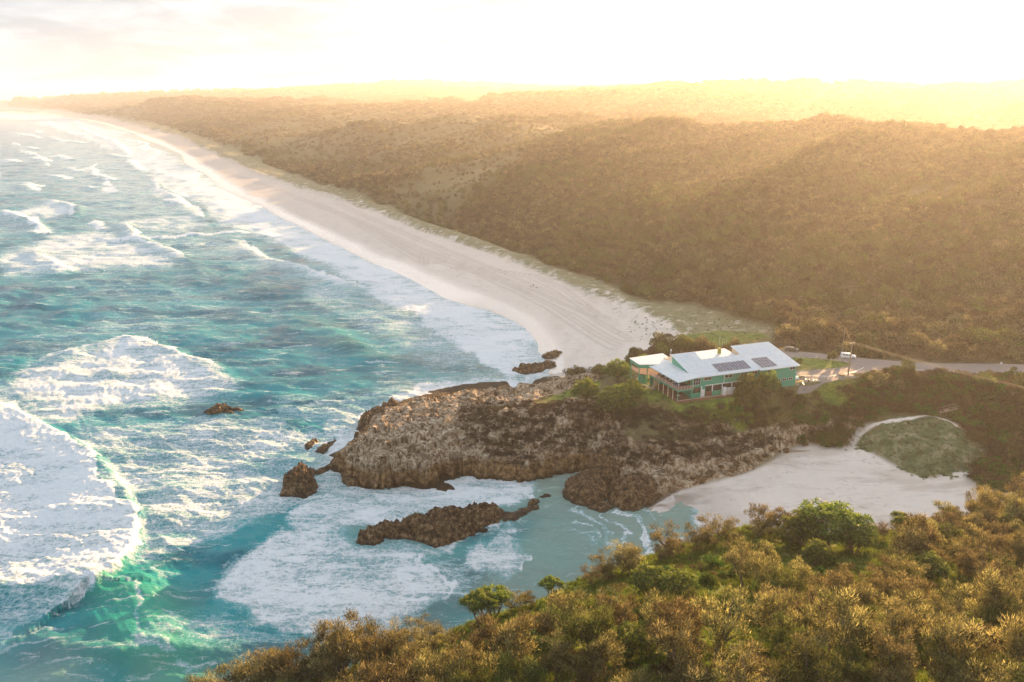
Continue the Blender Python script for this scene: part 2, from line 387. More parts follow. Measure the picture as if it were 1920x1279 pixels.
valley = inpoly(pp([(1640, 700, 17), (1730, 708, 17), (1860, 720, 17), (1990, 745, 19), (1990, 860, 12), (1880, 866, 8), (1820, 812, 10), (1780, 786, 12), (1700, 770, 11.5)]), blur=4)
cliffband = sstep(.35, 1.1, np.abs(np.gradient(HZ, axis=0)/np.gradient(radii)[:, None]))
# beach zones
beach = inpoly([at(x, y, 0) for x, y in M0[::-1]]+[at(*p) for p in [(-500, 191, 5), (0, 200, 5), (120, 208.5, 5), (200, 219.5, 5), (330, 252, 5), (400, 285, 5), (480, 322, 5), (560, 348, 5), (640, 373, 5), (720, 398, 5), (800, 430, 5), (880, 455, 5), (960, 484, 5), (1040, 518, 5), (1100, 546, 5), (1180, 570, 5.5), (1235, 598, 6.5), (1290, 632, 9), (1260, 640, 9), (1215, 665, 6), (1160, 690, 6), (1140, 700, 4), (1100, 710, 0)]], blur=2)
foredune = inpoly([at(*p) for p in [(-500, 191, 5), (0, 200, 5), (120, 208.5, 5), (200, 219.5, 5), (330, 254, 4), (400, 287, 4), (480, 326, 4), (560, 352, 4), (640, 377, 4), (720, 404, 4), (800, 436, 4), (880, 460, 4), (960, 490, 4), (1040, 524, 4), (1100, 550, 4), (1160, 585, 4), (1200, 620, 4), (1240, 645, 8), (1300, 640, 11), (1440, 640, 14), (1450, 612, 13), (1300, 580, 7.5), (1190, 556, 6), (1130, 528, 5), (1040, 500, 5), (900, 443, 5), (800, 411, 5), (700, 377, 5), (560, 330, 5), (430, 276, 5), (300, 232, 5), (120, 206, 7), (0, 198, 7), (-500, 189, 7)]], blur=3)
cove_sand = inpoly(pp([(1262, 925, 1), (1380, 893, 2), (1440, 870, 2.6), (1480, 845, 3), (1540, 822, 4.6), (1620, 806, 7), (1640, 800, 8), (1600, 832, 5), (1700, 885, 4.6), (1745, 897, 4.4), (1840, 872, 5.5), (1820, 910, 4), (1900, 960, 3.5), (1700, 1080, 2), (1240, 1100, 0), (1100, 1010, 0)]), blur=2)
PATH = pp([(1600, 830, 5.2), (1612, 815, 6.5), (1640, 800, 8.3), (1690, 786, 11), (1735, 778, 12.1), (1775, 786, 12), (1800, 805, 11)])
dP, _, _ = linedist(PATH, 6); path = 1-sstep(.35, 1.0, dP+fbm(X/1.5, Y/1.5, None, 3, 46)*.5)
P2 = pp([(1790, 790, 12), (1815, 812, 10.6), (1845, 845, 8.6), (1868, 868, 7)]); dP2, _, _ = linedist(P2, 5); path = np.maximum(path, (1-sstep(.3, 1.0, dP2))*.2)
D0, S0, _ = linedist([at(x, y, 0) for x, y in M0], 900)
flatm = np.maximum.reduce([inpoly(pp([(1190, 752, 15.6), (1290, 770, 15.6), (1500, 728, 16), (1660, 705, 17), (1990, 725, 18.5), (1990, 686, 19), (1640, 668, 17), (1440, 648, 15.5), (1300, 690, 14)]), blur=3)])
sea_m = HZ < 0.25
rockm = np.clip(np.maximum(m_head_rock, cove_rock)*(1-lawn)*(1-cove_sand*.9), 0, 1)
rockm = np.maximum(rockm, cliffband*(1-flatm)*(1-near_land)*(GY < 330)*(1-mound)*(1-cove_sand))
veg_far = (1-np.maximum(beach, foredune))*((GY > 262) | ((GY > 238) & (GX > 95)))*(HZ > 1)*(1-lawn_back)*(1-flatm)

mound = np.clip(mound0+(fbm(X/3.5, Y/3.5, None, 5, 45, .65))*.9*(mound0 > .02)*(mound0 < .97), 0, 1); mound = sstep(.35, .6, mound)
A_m = mound
# relief
TZ = HZ.copy()
rm = rockm
n3 = fbm(X/7.5, Y/7.5, HZ/5, 5, 3); rid = 1-np.abs(fbm(X/5.0, Y/5.0, HZ/9, 4, 11))*2
blk = fbm(X/3.2, Y/3.2, HZ/6, 2, 13); blk = np.round(blk*4)/4
TZ += rm*sstep(.2, 2.5, HZ)*(n3*2.4+(rid-.5)*1.5+blk*1.1)
fine = fbm(X/1.7, Y/1.7, HZ/1.2, 4, 21, .6)
tt_ = (TZ+fbm(X/12, Y/12, None, 3, 15)*2.2)/1.9; fr_ = tt_-np.floor(tt_); st_ = sstep(.30, .62, fr_)
TZ += rm*sstep(1.0, 3, HZ)*(st_-fr_)*1.9*.85
TZ += rm*sstep(0, 1.5, HZ)*fine*.7
TZ += near_land*(fbm(X/14, Y/14, None, 4, 31)*1.6)*sstep(1, 5, HZ)
TZ += foredune*fbm(X/9, Y/9, None, 4, 41)*.9*sstep(1, 4, HZ)
TZ += mound*fbm(X/5, Y/5, None, 4, 43)*.7
TZ += (valley+slope_g*.5)*fbm(X/6, Y/6, None, 4, 44)*.9*(1-flatm)
rad = np.hypot(X, Y)
TZ += veg_far*sstep(330, 700, rad)*(.20-np.abs(fbm((X*.8-Y*.6)/120, (X*.6+Y*.8)/420, None, 4, 57)))*(26+rad*.012)
TZ += veg_far*(fbm(X/60, Y/60, None, 4, 51)*4.0+fbm(X/150, Y/150, None, 3, 53)*5*sstep(320, 600, rad)+fbm(X/260, Y/260, None, 4, 52)*9*sstep(1100, 2500, rad))
TZ += (1-rm)*(1-flatm)*sstep(.4, 2, HZ)*(GY < 400)*fbm(X/2.5, Y/2.5, None, 3, 61)*.10
# sideways relief of the cliff: push the faces in and out along the slope
gxr = np.gradient(HZ, axis=0)/np.gradient(radii)[:, None]; gph = np.gradient(HZ, axis=1)/(radii[:, None]*(phis[1]-phis[0]))
steep = np.clip(np.hypot(gxr, gph)-.5, 0, 1.2)*rm
arc = X*1.0; crack = fbm(X/2.6, Y/2.6, HZ/7, 4, 71, .6)+.8*fbm(X/7, Y/7, HZ/14, 3, 72)-.5*np.exp(-(fbm(X/4, Y/4, HZ/20, 2, 73)/.05)**2)
lay = fbm(X/30, Y/30, HZ/1.3, 3, 74)
push = steep*(crack*2.6+lay*.7)*sstep(-1.5, .6, HZ)
ux = -gxr*np.sin(phis)[None]-gph*np.cos(phis)[None]; uy = -gxr*np.cos(phis)[None]+gph*np.sin(phis)[None]
un = np.hypot(ux, uy)+1e-6
TX = X+ux/un*push; TY = Y+uy/un*push

# tyre tracks on the beach
trk = np.zeros_like(X, dtype=np.float32)
for pts in [[(600, 382), (700, 430), (800, 480), (900, 510), (980, 545), (1040, 575), (1110, 620), (1160, 650)], [(560, 372), (690, 420), (780, 462), (880, 500), (1000, 545), (1100, 590), (1180, 640)],
            [(640, 385), (730, 425), (850, 475), (960, 520), (1060, 562), (1140, 600)], [(420, 320), (520, 355), (640, 400), (720, 445), (800, 490)], [(800, 470), (840, 480), (830, 492), (790, 490), (790, 478)],
            [(860, 500), (920, 505), (1000, 520), (1060, 548), (1120, 590)]]:
    d, s, t = linedist(pp(pts, 2), 14); w = .5+rad/900
    for off in (-1.2, 1.2, 4.5):
        trk = np.maximum(trk, np.exp(-((d*s-off)/w)**2)*.9)
nz = fbm(X/40, Y/40, None, 3, 81)
wetz = np.clip((1-sstep(.45, 1.05, HZ+nz*.2))*beach+(1-sstep(.9, 1.7, HZ+nz*.3))*cove_sand, 0, 1)
sandm = np.clip(beach+cove_sand+path, 0, 1)
sparse = foredune
grassm = np.clip(lawn+lawn_back+island*(1)+slope_g*.9+mound*.85*(1-path)+near_land*.75, 0, 1)
A1 = np.stack([sandm, wetz, rockm*(1-path), grassm*(1-path)], -1).reshape(-1, 4)
heath = inpoly([at(*p) for p in [(400, 256, 10), (520, 238, 11), (640, 234, 12), (820, 238, 14), (1000, 258, 14), (1090, 278, 16), (1040, 306, 18), (960, 338, 18), (900, 366, 16), (820, 352, 13), (700, 326, 12), (560, 290, 10)]], blur=6)  # low heath; its paler floor also stands in for sunlit haze
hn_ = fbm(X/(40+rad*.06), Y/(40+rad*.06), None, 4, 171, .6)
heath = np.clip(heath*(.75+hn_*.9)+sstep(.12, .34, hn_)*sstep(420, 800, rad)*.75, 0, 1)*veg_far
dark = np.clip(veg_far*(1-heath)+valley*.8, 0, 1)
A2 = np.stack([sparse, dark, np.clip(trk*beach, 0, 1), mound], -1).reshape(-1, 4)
vdepth = HZ

g = NT('ground_cover')
a1 = g.attr('cover'); s1 = g.sep(a1.outputs['Color']); a2 = g.attr('extra'); s2 = g.sep(a2.outputs['Color'])
P = g.pos(); PZ = g.n('ShaderNodeSeparateXYZ', Vector=P).outputs['Z']
nbig = g.noise(P, .05, 5); nmid = g.noise(P, .35, 6, .62); nfin = g.noise(P, 2.2, 5, .65); nvf = g.noise(P, 9, 3)
# sand
sand = g.mix(nmid, (.68, .585, .51), (.82, .73, .65)); sand = g.mix(g.rng(g.noise(g.pos((1, .35, 1)), .12, 6, .7), .5, .68, 0, .4), sand, (.58, .48, .41))
sand = g.mix(g.math('MULTIPLY', s2.outputs['Blue'], .5), sand, (.36, .29, .24))
wetc = g.mix(nbig, (.46, .39, .335), (.56, .49, .43))
# rock
strat = g.noise(g.pos((.6, .6, .32)), 1.5, 8, .74, .6); st2 = g.noise(g.pos((.16, .16, 1.1)), 1.0, 5, .6, .5)
rpale = g.ramp(strat, [(.38, (.05, .028, .017)), (.46, (.26, .175, .105)), (.54, (.54, .42, .29)), (.66, (.78, .68, .55))])
rbrown = g.ramp(g.noise(P, .9, 7, .7, .4), [(.36, (.035, .019, .009)), (.47, (.20, .115, .05)), (.58, (.43, .27, .13)), (.72, (.60, .45, .27))])
hh = g.math('ADD', g.math('ADD', PZ, g.rng(g.n('ShaderNodeSeparateXYZ', Vector=P).outputs['X'], 16, 34, 0, 3.4)), g.math('MULTIPLY', g.math('SUBTRACT', nmid, .5), 4.5))
rock = g.mix(g.rng(hh, 4.2, 6.2), rbrown, rpale)
rock = g.mix(g.rng(g.noise(P, .22, 6, .65, .3), .5, .66, 0, .65), rock, (.115, .072, .05))
rock = g.mix(g.rng(PZ, .5, 2.0, .85, 0), rock, (.02, .014, .01))
rock = g.mix(g.rng(g.noise(P, 1.3, 6, .75, 1.2), .57, .62, 0, .75), rock, (.05, .032, .022))
# grass
gr = g.ramp(nmid, [(.3, (.06, .095, .014)), (.5, (.15, .21, .028)), (.7, (.30, .34, .06))]); gr = g.mix(g.rng(nbig, .45, .62), gr, (.17, .14, .05))
gr = g.mix(g.rng(nfin, .42, .62, 0, .6), gr, (.05, .055, .012))
gm = g.ramp(nmid, [(.36, (.05, .08, .03)), (.5, (.12, .15, .065)), (.64, (.28, .26, .16))]); gm = g.mix(g.rng(nfin, .45, .6, 0, .6), gm, (.055, .06, .03))
gr = g.mix(a2.outputs['Alpha'], gr, gm)
# bush floor
fl = g.ramp(nmid, [(.3, (.03, .025, .012)), (.6, (.085, .066, .03)), (.8, (.15, .12, .05))])
# sparse dune cover
spn = g.math('ADD', g.noise(g.pos((1, 1, 1)), .16, 8, .78, .8), g.math('MULTIPLY', g.math('SUBTRACT', s1.outputs['Red'], .5), -.22)); sp = g.mix(g.rng(spn, .40, .60), sand, g.mix(nmid, (.13, .135, .06), (.27, .245, .14)))
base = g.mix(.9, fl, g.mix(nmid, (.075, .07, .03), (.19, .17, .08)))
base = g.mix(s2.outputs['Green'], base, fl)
col = g.mix(s1.outputs['Red'], base, sand)
col = g.mix(g.math('MULTIPLY', g.rng(g.noise(g.pos((.5, 1.2, 1)), .045, 5, .6, .5), .47, .56), g.math('MULTIPLY', s1.outputs['Red'], g.rng(g.n('ShaderNodeSeparateXYZ', Vector=P).outputs['Y'], 225, 240, .5, 0))), col, (.46, .375, .31))
col = g.mix(s2.outputs['Red'], col, sp)
wetc = g.mix(g.rng(g.n('ShaderNodeSeparateXYZ', Vector=P).outputs['Y'], 225, 240, 1, 0), wetc, g.mix(nbig, (.30, .235, .19), (.42, .34, .28)))
col = g.mix(g.math('MULTIPLY', s1.outputs['Green'], .9), col, wetc)
edge = g.math('ADD', a1.outputs['Alpha'], g.math('MULTIPLY', g.math('SUBTRACT', nmid, .5), .9))
edr = g.math('ADD', s1.outputs['Blue'], g.math('MULTIPLY', g.math('SUBTRACT', nmid, .5), .6))
col = g.mix(g.rng(edr, .35, .6), col, rock)
col = g.mix(g.rng(edge, .4, .62), col, gr)
wr1 = g.math('ABSOLUTE', g.math('SUBTRACT', g.noise(g.pos((.6, 1.6, 1)), .055, 7, .6, .4), .5)); col = g.mix(g.math('MULTIPLY', g.rng(wr1, .0, .012, .38, 0), g.math('MULTIPLY', s1.outputs['Red'], g.rng(g.noise(P, .6, 4), .42, .6))), col, (.20, .16, .13))
rough = g.math('SUBTRACT', .95, g.math('MULTIPLY', s1.outputs['Green'], .80))
bh = g.math('ADD', g.math('MULTIPLY', g.math('ADD', g.noise(P, 1.1, 7, .75, .8), strat), g.math('ADD', g.math('MULTIPLY', s1.outputs['Blue'], 1.0), .06)), g.math('MULTIPLY', nfin, .04))
bs = g.math('SUBTRACT', 1.0, g.math('MULTIPLY', s1.outputs['Green'], .97))
nrm = g.bump(bh, .55, bs)
b = g.bsdf(Base_Color=col, Roughness=rough, Normal=nrm); g.set(b.inputs['Specular IOR Level'], g.math('ADD', .3, g.math('MULTIPLY', s1.outputs['Green'], .7))); g.set(b.inputs['Coat Weight'], s1.outputs['Green']); b.inputs['Coat Roughness'].default_value = .06; b.inputs['Coat IOR'].default_value = 1.7
MAT_GROUND = g.end(b)
TV = np.stack([TX, TY, TZ], -1).reshape(-1, 3)
keep = (HZ > -2.2)
gobj = mesh_np('ground', TV, grid_faces(keep), MAT_GROUND, {'cover': A1, 'extra': A2}); tag(gobj, kind='structure')
gf_ = grid_faces(keep); gobj.data.polygons.foreach_set('use_smooth', rockm.ravel()[gf_[:, 0]] < .5)

# ------------------------------------------------------------------ sea
foam = np.zeros_like(X, dtype=np.float32); SZ = np.zeros_like(X); grn_glow = np.zeros_like(X, dtype=np.float32)
def fz(pts, v, k=3):
    global foam; foam = np.maximum(foam, v*inpoly(pp(pts), blur=k))
def wave(pts, amp, w_front, w_back, fo=1.0, fw=None, trail=0, tamp=0, z=0, taper=True, side=1):
    """crest polyline; side +1/-1 says on which side the steep face lies"""
    global foam, SZ
    m = max(w_front, w_back, trail*.7, (fw or 0))*3
    d, s, t = linedist(pp(pts, z), m); sd = -d*s*side
    tp = np.clip(np.minimum(t, 1-t)*6, 0, 1) if taper else 1.0
    h = amp*np.where(sd > 0, np.exp(-(sd/w_front)**2), np.exp(-(sd/w_back)**2))*tp*(d < m)
    SZ += h
    if fo:
        fw = fw or w_front
        foam = np.maximum(foam, fo*np.where(sd > 0, np.exp(-(sd/(fw*.6))**4), np.exp(-(sd/fw)**2))*tp*(d < m))
    if trail: foam = np.maximum(foam, tamp*np.exp(-np.clip(-sd, 0, None)/trail)*(sd < 0)*tp*(d < m))
# broad broken water
fz([(-80, 755), (0, 765), (60, 797), (140, 840), (192, 885), (232, 935), (252, 985), (246, 1035), (215, 1078), (185, 1102), (120, 1098), (40, 1115), (-80, 1120)], .9, 3)
fz([(-80, 735), (0, 728), (60, 698), (120, 668), (200, 645), (240, 637), (300, 652), (350, 672), (400, 688), (455, 718), (440, 742), (380, 757), (300, 768), (200, 778), (100, 792), (0, 770)], .82, 5)
fz([(120, 805), (300, 790), (480, 785), (600, 825), (640, 870), (620, 930), (560, 960), (450, 990), (330, 1035), (262, 1062), (262, 960), (200, 870)], .60, 6)
fz([(600, 790), (700, 770), (690, 830), (640, 890), (640, 930), (600, 950), (560, 900)], .62, 5)
fz([(560, 950), (640, 915), (760, 920), (800, 925), (830, 908), (900, 903), (948, 903), (992, 942), (960, 962), (800, 985), (680, 1000), (560, 1010)], .82, 3)
fz([(420, 1085), (450, 1045), (540, 1005), (620, 985), (680, 1005), (690, 1025), (760, 1030), (815, 1040), (800, 1060), (838, 1110), (795, 1155), (720, 1205), (600, 1225), (520, 1180), (440, 1120)], .80, 4)
fz([(270, 1180), (420, 1140), (560, 1190), (600, 1230), (480, 1215), (330, 1245), (280, 1230)], .42, 5)
fz([(-50, 700), (200, 590), (420, 590), (300, 640), (100, 660)], .40, 6)
fz([(500, 730), (640, 745), (760, 720), (900, 700), (960, 718), (760, 752), (680, 790), (560, 790), (480, 800)], .46, 6)
fz([(890, 1068), (935, 1000), (945, 985), (965, 1000), (975, 1040), (965, 1085), (945, 1100), (915, 1085)], .66, 3)
fz([(700, 1010), (810, 1030), (900, 1000), (940, 985), (930, 1005), (840, 1045), (780, 1050)], .75, 2)
# surf zone of the long beach
fz([(-300, 203), (0, 209), (100, 218), (160, 229), (200, 240), (262, 268), (338, 300), (385, 338), (450, 380), (520, 416), (600, 455), (700, 492), (800, 545), (900, 590), (1003, 640), (1010, 690), (960, 712), (930, 690), (880, 660), (790, 600), (690, 545), (560, 480), (420, 425), (330, 365), (230, 305), (130, 250), (50, 226), (-300, 208)], .72, 5)
fz([(-300, 206), (60, 226), (170, 260), (280, 330), (400, 420), (560, 500), (560, 540), (420, 500), (330, 470), (200, 430), (80, 330), (60, 270), (0, 222)], .42, 10)
fz([(0, 480), (100, 440), (200, 430), (240, 450), (300, 472), (362, 496), (300, 505), (180, 512), (60, 515), (0, 530)], .72, 4)
fz([(0, 400), (80, 378), (150, 385), (145, 405), (90, 410), (30, 405)], .75, 3)
fz([(230, 410), (330, 400), (420, 425), (330, 440), (240, 432)], .62, 4)
fz([(0, 540), (200, 520), (420, 560), (600, 600), (420, 600), (200, 560)], .36, 8)
fz([(560, 500), (700, 550), (820, 600), (920, 690), (860, 700), (700, 640), (560, 560)], .52, 8)
fz([(1003, 642), (950, 603), (890, 578), (833, 560), (760, 525), (700, 493), (600, 443), (520, 405), (450, 370), (385, 330), (340, 305), (330, 335), (420, 400), (520, 458), (640, 525), (760, 592), (860, 655), (950, 712), (1010, 700)], .92, 4)
# crests: line, height, face and back widths
wave([(-90, 742), (0, 768), (60, 797), (140, 838), (192, 882), (232, 932), (252, 985), (246, 1035), (215, 1078), (180, 1104)], 2.4, 2.0, 14, 1.0, 3.2, 20, .9, taper=False)
wave([(60, 697), (120, 668), (200, 645), (240, 637), (300, 652), (350, 672), (400, 688), (455, 718)], 1.3, 2.2, 9, .95, 2.5, 30, .8, side=1)
wave([(180, 1104), (120, 1106), (0, 1120), (-90, 1135)], 1.5, 4, 9, .5, 2, side=1, taper=False)
wave([(290, 1262), (285, 1210), (272, 1170), (250, 1130), (205, 1095)], 2.3, 6, 18, .0, side=-1)
d, s, t = linedist(pp([(330, 1262), (300, 1210), (284, 1170), (262, 1130), (222, 1100)]), 30); grn_glow = np.maximum(grn_glow, np.exp(-(d/8)**2)*.6); foam = np.maximum(foam, .6*np.exp(-(d/.8)**2))  # sunlight glowing through the swell, painted in as a green mask
wave([(540, 590), (590, 608), (640, 640), (700, 672), (760, 692)], 1.7, 5, 12, .12, 2)
wave([(420, 520), (480, 530), (560, 556), (620, 568), (700, 590)], 1.2, 5, 12, .2, 2)
wave([(0, 393), (25, 405), (60, 420), (90, 432)], 2.2, 4, 8, 1, 9, 30, .6)
wave([(75, 375), (110, 380), (148, 388), (150, 402), (130, 412)], 2.0, 4, 10, 1, 6, 30, .7)
wave([(228, 412), (240, 430), (255, 446), (290, 460), (330, 476), (364, 498)], 1.9, 4, 9, 1, 4.5, 25, .8)
wave([(365, 500), (400, 520), (470, 532)], 1.2, 5, 10, .3, 3)
wave([(62, 472), (85, 487), (110, 503), (150, 515)], 1.6, 4, 9, .95, 4, 30, .6)
wave([(160, 348), (175, 354), (190, 352)], 1.6, 4, 9, 1, 5, 20, .6)
wave([(420, 435), (450, 462), (500, 486), (560, 500), (640, 530), (720, 560)], 1.0, 3, 9, .9, 3, 20, .8)
wave([(285, 330), (300, 350), (330, 370), (360, 400), (400, 420)], 1.0, 4, 9, .95, 5, 30, .8)
wave([(560, 470), (640, 505), (720, 540), (800, 590), (870, 625), (930, 660)], .6, 3, 8, .85, 2.5, 20, .7)
wave([(700, 492), (760, 520), (830, 560), (900, 585), (980, 615), (1006, 645), (1000, 680)], .25, .9, 6, .95, 1.6, 15, .8)
for q in [[(95, 262), (150, 268)], [(60, 296), (90, 304)], [(135, 315), (150, 322)], [(200, 290), (240, 296)], [(180, 330), (220, 338)], [(50, 345), (64, 350)], [(240, 300), (262, 320)], [(52, 276), (70, 280)],
          [(100, 330), (118, 334)], [(30, 250), (70, 258)], [(110, 292), (140, 300)], [(150, 240), (200, 262)], [(70, 230), (140, 244)], [(210, 262), (240, 290)], [(40, 350), (60, 356)], [(15, 300), (28, 304)]]:
    wave(q, 1.5, 6, 12, .95, 5+at(*q[0])[1]/160, 40, .6, taper=False)
wave([(948, 903), (975, 922), (990, 942), (972, 955)], .5, 1, 6, .9, 1.2, 8, .5)
wave([(795, 1155), (838, 1112), (805, 1060), (815, 1040)], .35, .8, 5, .9, 1.2, 8, .5)
wave([(972, 1040), (975, 1065), (960, 1090)], .4, .8, 4, .8, 1, 5, .5)
wave([(1062, 972), (1095, 982), (1128, 1012)], .25, .8, 3, .8, .8, 4, .4); wave([(1090, 965), (1130, 985), (1150, 1010)], .15, .6, 2, .6, .5)
wave([(1060, 985), (1085, 1000), (1110, 1010)], .15, .6, 2, .5, .5)
sea_side = (HZ < 0)&(GY > 270); da = fbm(X/(30+rad*.06), Y/(30+rad*.06), None, 4, 131); dn = D0+da*(10+rad*.022)
for k, c_ in enumerate([16, 34, 60, 92, 130, 180, 240, 320]):
    cc_ = c_*(.55+rad/900); wv_ = 1.5+rad/260; gate = sstep(-.05, .22, fbm(X/(26+rad*.05)+k*7, Y/(26+rad*.05), None, 3, 133))*sea_side*(D0 < 850)*sstep(300, 420, GY); e_ = dn-cc_
    foam = np.maximum(foam, gate*(.98*np.exp(-(e_/wv_)**2)+.62*np.exp(-np.clip(e_, 0, None)/(wv_*5))*(e_ > 0))*(1 if k < 6 else .8)); SZ += gate*.9*np.exp(-(e_/(wv_*1.6))**2)*(D0 > 12)*(.4+.1*k)
dcv, _, _ = linedist(pp([(1150, 958), (1176, 962), (1196, 985), (1222, 1015), (1245, 1050)]), 12)
foam = np.maximum(foam, .95*np.exp(-((dcv-.6)/.7)**2)+.0*dcv); foam = np.maximum(foam, .75*np.exp(-((dcv-4.5+fbm(X/6, Y/6, None, 2, 77)*2)/.6)**2)*(HZ < .3)); foam = np.maximum(foam, .6*np.exp(-((dcv-8.5+fbm(X/6, Y/6, None, 2, 78)*3)/.8)**2)*(HZ < .2))
# foam skirts round the rocks and along every shore
shore = (HZ > -.4).astype(np.float32); sh = boxblur(shore, 4); open_ = 1-inpoly(pp([(1000, 880), (1300, 900), (1300, 1120), (1080, 1120), (990, 960)]), blur=4)
foam = np.maximum(foam, np.clip(sh*1.6, 0, .8)*open_*(GY < 800)*(GY > 100))
i_ = np.arange(NR)[:, None]+0*X; j_ = np.arange(NC)[None, :]+0*X
dr_ = np.gradient(radii)[:, None]; dp_ = radii[:, None]*(phis[1]-phis[0])
sc_ = 1+rad/350
wi = fbm(X/(9*sc_), Y/(9*sc_), None, 5, 121, .62)*5.5*sc_/dr_; wj = fbm(X/(9*sc_), Y/(9*sc_), None, 5, 122, .62)*5.5*sc_/dp_
foam = foam[np.clip(i_+wi, 0, NR-1).astype(int), np.clip(j_+wj, 0, NC-1).astype(int)]
foam *= .80+.42*fbm(X/16, Y/11, None, 5, 123, .6)+.18
foam = np.clip(foam, 0, 1)
# chop: many short waves, each only where the sheet can carry it
cell = np.gradient(radii)[:, None]+0*X
calm = inpoly(pp([(840, 1150), (900, 1080), (980, 1010), (1010, 950), (1060, 880), (1250, 930), (1300, 1120), (1100, 1180)]), blur=8)
wr = np.random.default_rng(3)
chop = np.zeros_like(X); wx = fbm(X/40, Y/40, None, 2, 91)*6; wy = fbm(X/40, Y/40, None, 2, 92)*6
for k in range(46):
    lam = 1.6*(1.085**k); th = R(255)+wr.normal(0, .55); kx, ky = math.cos(th)*2*math.pi/lam, math.sin(th)*2*math.pi/lam
    a = .0105*lam**.88*(1 if lam < 25 else .55); vis = 1-sstep(.22, .45, cell/lam)
    ph = kx*(X+wx)+ky*(Y+wy)+wr.uniform(0, 6.28); sn = np.sin(ph)
    chop += a*vis*(1-np.abs(sn)*1.3 if k % 2 else sn)
mod = .55+.75*(fbm(X/35, Y/35, None, 3, 95)*.5+.5)*1.2
SZ = SZ+chop*mod*(1-.55*calm)*(1-.35*np.clip(foam, 0, 1))*(1-.93*sstep(-2.2, -.3, HZ)*(GY > 262))
br = fbm(X/1.5, Y/1.5, None, 3, 99)*.5+fbm(X/5, Y/5, None, 3, 98)
SZ += np.clip(foam-.35, 0, 1)*(br*.45+np.abs(fbm(X/2.6, Y/2.6, None, 4, 97, .6))*.9)*(1-sstep(400, 900, rad))*open_*(HZ < -.5)
shal = np.clip(sstep(-2.6, 0.1, HZ), 0, 1)*.9
shal = np.maximum(shal, calm*.72)
A = np.stack([foam, shal, grn_glow, np.clip(rad/3000, 0, 1)], -1).reshape(-1, 4)
w = NT('sea_water')
wa = w.attr('surf'); ws = w.sep(wa.outputs['Color'])
Pw = w.pos(); n1 = w.noise(w.pos((.6, 1.3, 1)), .045, 6, .6); n2 = w.noise(Pw, .5, 5, .6); n3_ = w.noise(w.pos((.55, 1.4, 1)), 1.3, 7, .68, .4)
zz = w.n('ShaderNodeSeparateXYZ', Vector=Pw).outputs['Z']
deep = w.mix(w.rng(n1, .36, .62), (.0, .115, .16), (.006, .29, .32))
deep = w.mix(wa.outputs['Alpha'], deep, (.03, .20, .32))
deep = w.mix(w.rng(zz, .9, 2.8, 0, .35), deep, (.012, .25, .19))  # high crests coloured greener, as though sunlight came through them
deep = w.mix(ws.outputs['Blue'], deep, (.05, .42, .26))  # painted green glow of the sunlit swell
shc = w.mix(n2, (.24, .35, .29), (.40, .44, .35))
wc = w.mix(w.math('MULTIPLY', ws.outputs['Green'], .85), deep, shc)
# foam: broken sheets and laces
f0 = ws.outputs['Red']
warp = w.n('ShaderNodeTexNoise', Vector=Pw, Scale=.35, Detail=4); wv = w.n('ShaderNodeVectorMath', operation='SCALE'); w.set(wv.inputs[0], warp.outputs['Color']); wv.inputs['Scale'].default_value = 3.0
wadd = w.n('ShaderNodeVectorMath', operation='ADD'); w.set(wadd.inputs[0], Pw); w.set(wadd.inputs[1], wv.outputs[0])
vor = w.n('ShaderNodeTexVoronoi', feature='DISTANCE_TO_EDGE', Vector=wadd.outputs[0], Scale=.55)
vor2 = w.n('ShaderNodeTexVoronoi', feature='DISTANCE_TO_EDGE', Vector=wadd.outputs[0], Scale=1.7)
lace = w.math('ADD', w.rng(vor.outputs['Distance'], .0, .16, .26, 0), w.rng(vor2.outputs['Distance'], 0, .22, .24, 0))
streak = w.noise(w.pos((.30, 1.15, 1), (0, 0, R(-14))), .30, 7, .68, .9)
pat = w.math('ADD', w.math('MULTIPLY', w.math('SUBTRACT', n3_, .5), 1.7), w.math('ADD', w.math('MULTIPLY', w.math('SUBTRACT', streak, .5), 2.5), w.math('SUBTRACT', lace, .12)))
fsum = w.math('ADD', w.math('MULTIPLY', f0, 1.75), pat)
ff = w.rng(fsum, .86, 1.62)
thin = w.rng(fsum, .35, 1.15, 0, .72)
amb = w.rng(w.math('ADD', streak, w.math('MULTIPLY', lace, .12)), .57, .72, 0, .6)   # stray streaks over the open water
ff = w.math('MAXIMUM', ff, w.math('MULTIPLY', amb, w.rng(ws.outputs['Green'], .3, .7, 1, .3)))
fcol = w.mix(n2, (.74, .79, .82), (.90, .91, .91))
colw = w.mix(ff, w.mix(thin, wc, (.34, .58, .62)), fcol)
rip = w.math('ADD', w.math('MULTIPLY', n3_, 1.0), w.math('MULTIPLY', w.noise(w.pos((.8, 1.6, 1)), 4.5, 3, .6), .25))
rip = w.math('ADD', rip, w.math('MULTIPLY', w.math('MULTIPLY', ff, w.noise(Pw, .8, 6, .7)), 1.3))
bw = w.bsdf(Base_Color=colw, Roughness=w.rng(ff, 0, .6, .16, .85), Normal=w.bump(rip, .45, w.rng(wa.outputs['Alpha'], 0, .5, .75, .25)))
bw.inputs['IOR'].default_value = 1.33
w.set(bw.inputs['Specular IOR Level'], w.rng(ff, 0, .7, .30, .1))
MAT_SEA = w.end(bw)
SV = np.stack([X, Y, SZ+.02], -1).reshape(-1, 3)
sobj = mesh_np('sea', SV, grid_faces(HZ < 1.2), MAT_SEA, {'surf': A}); tag(sobj, kind='structure')
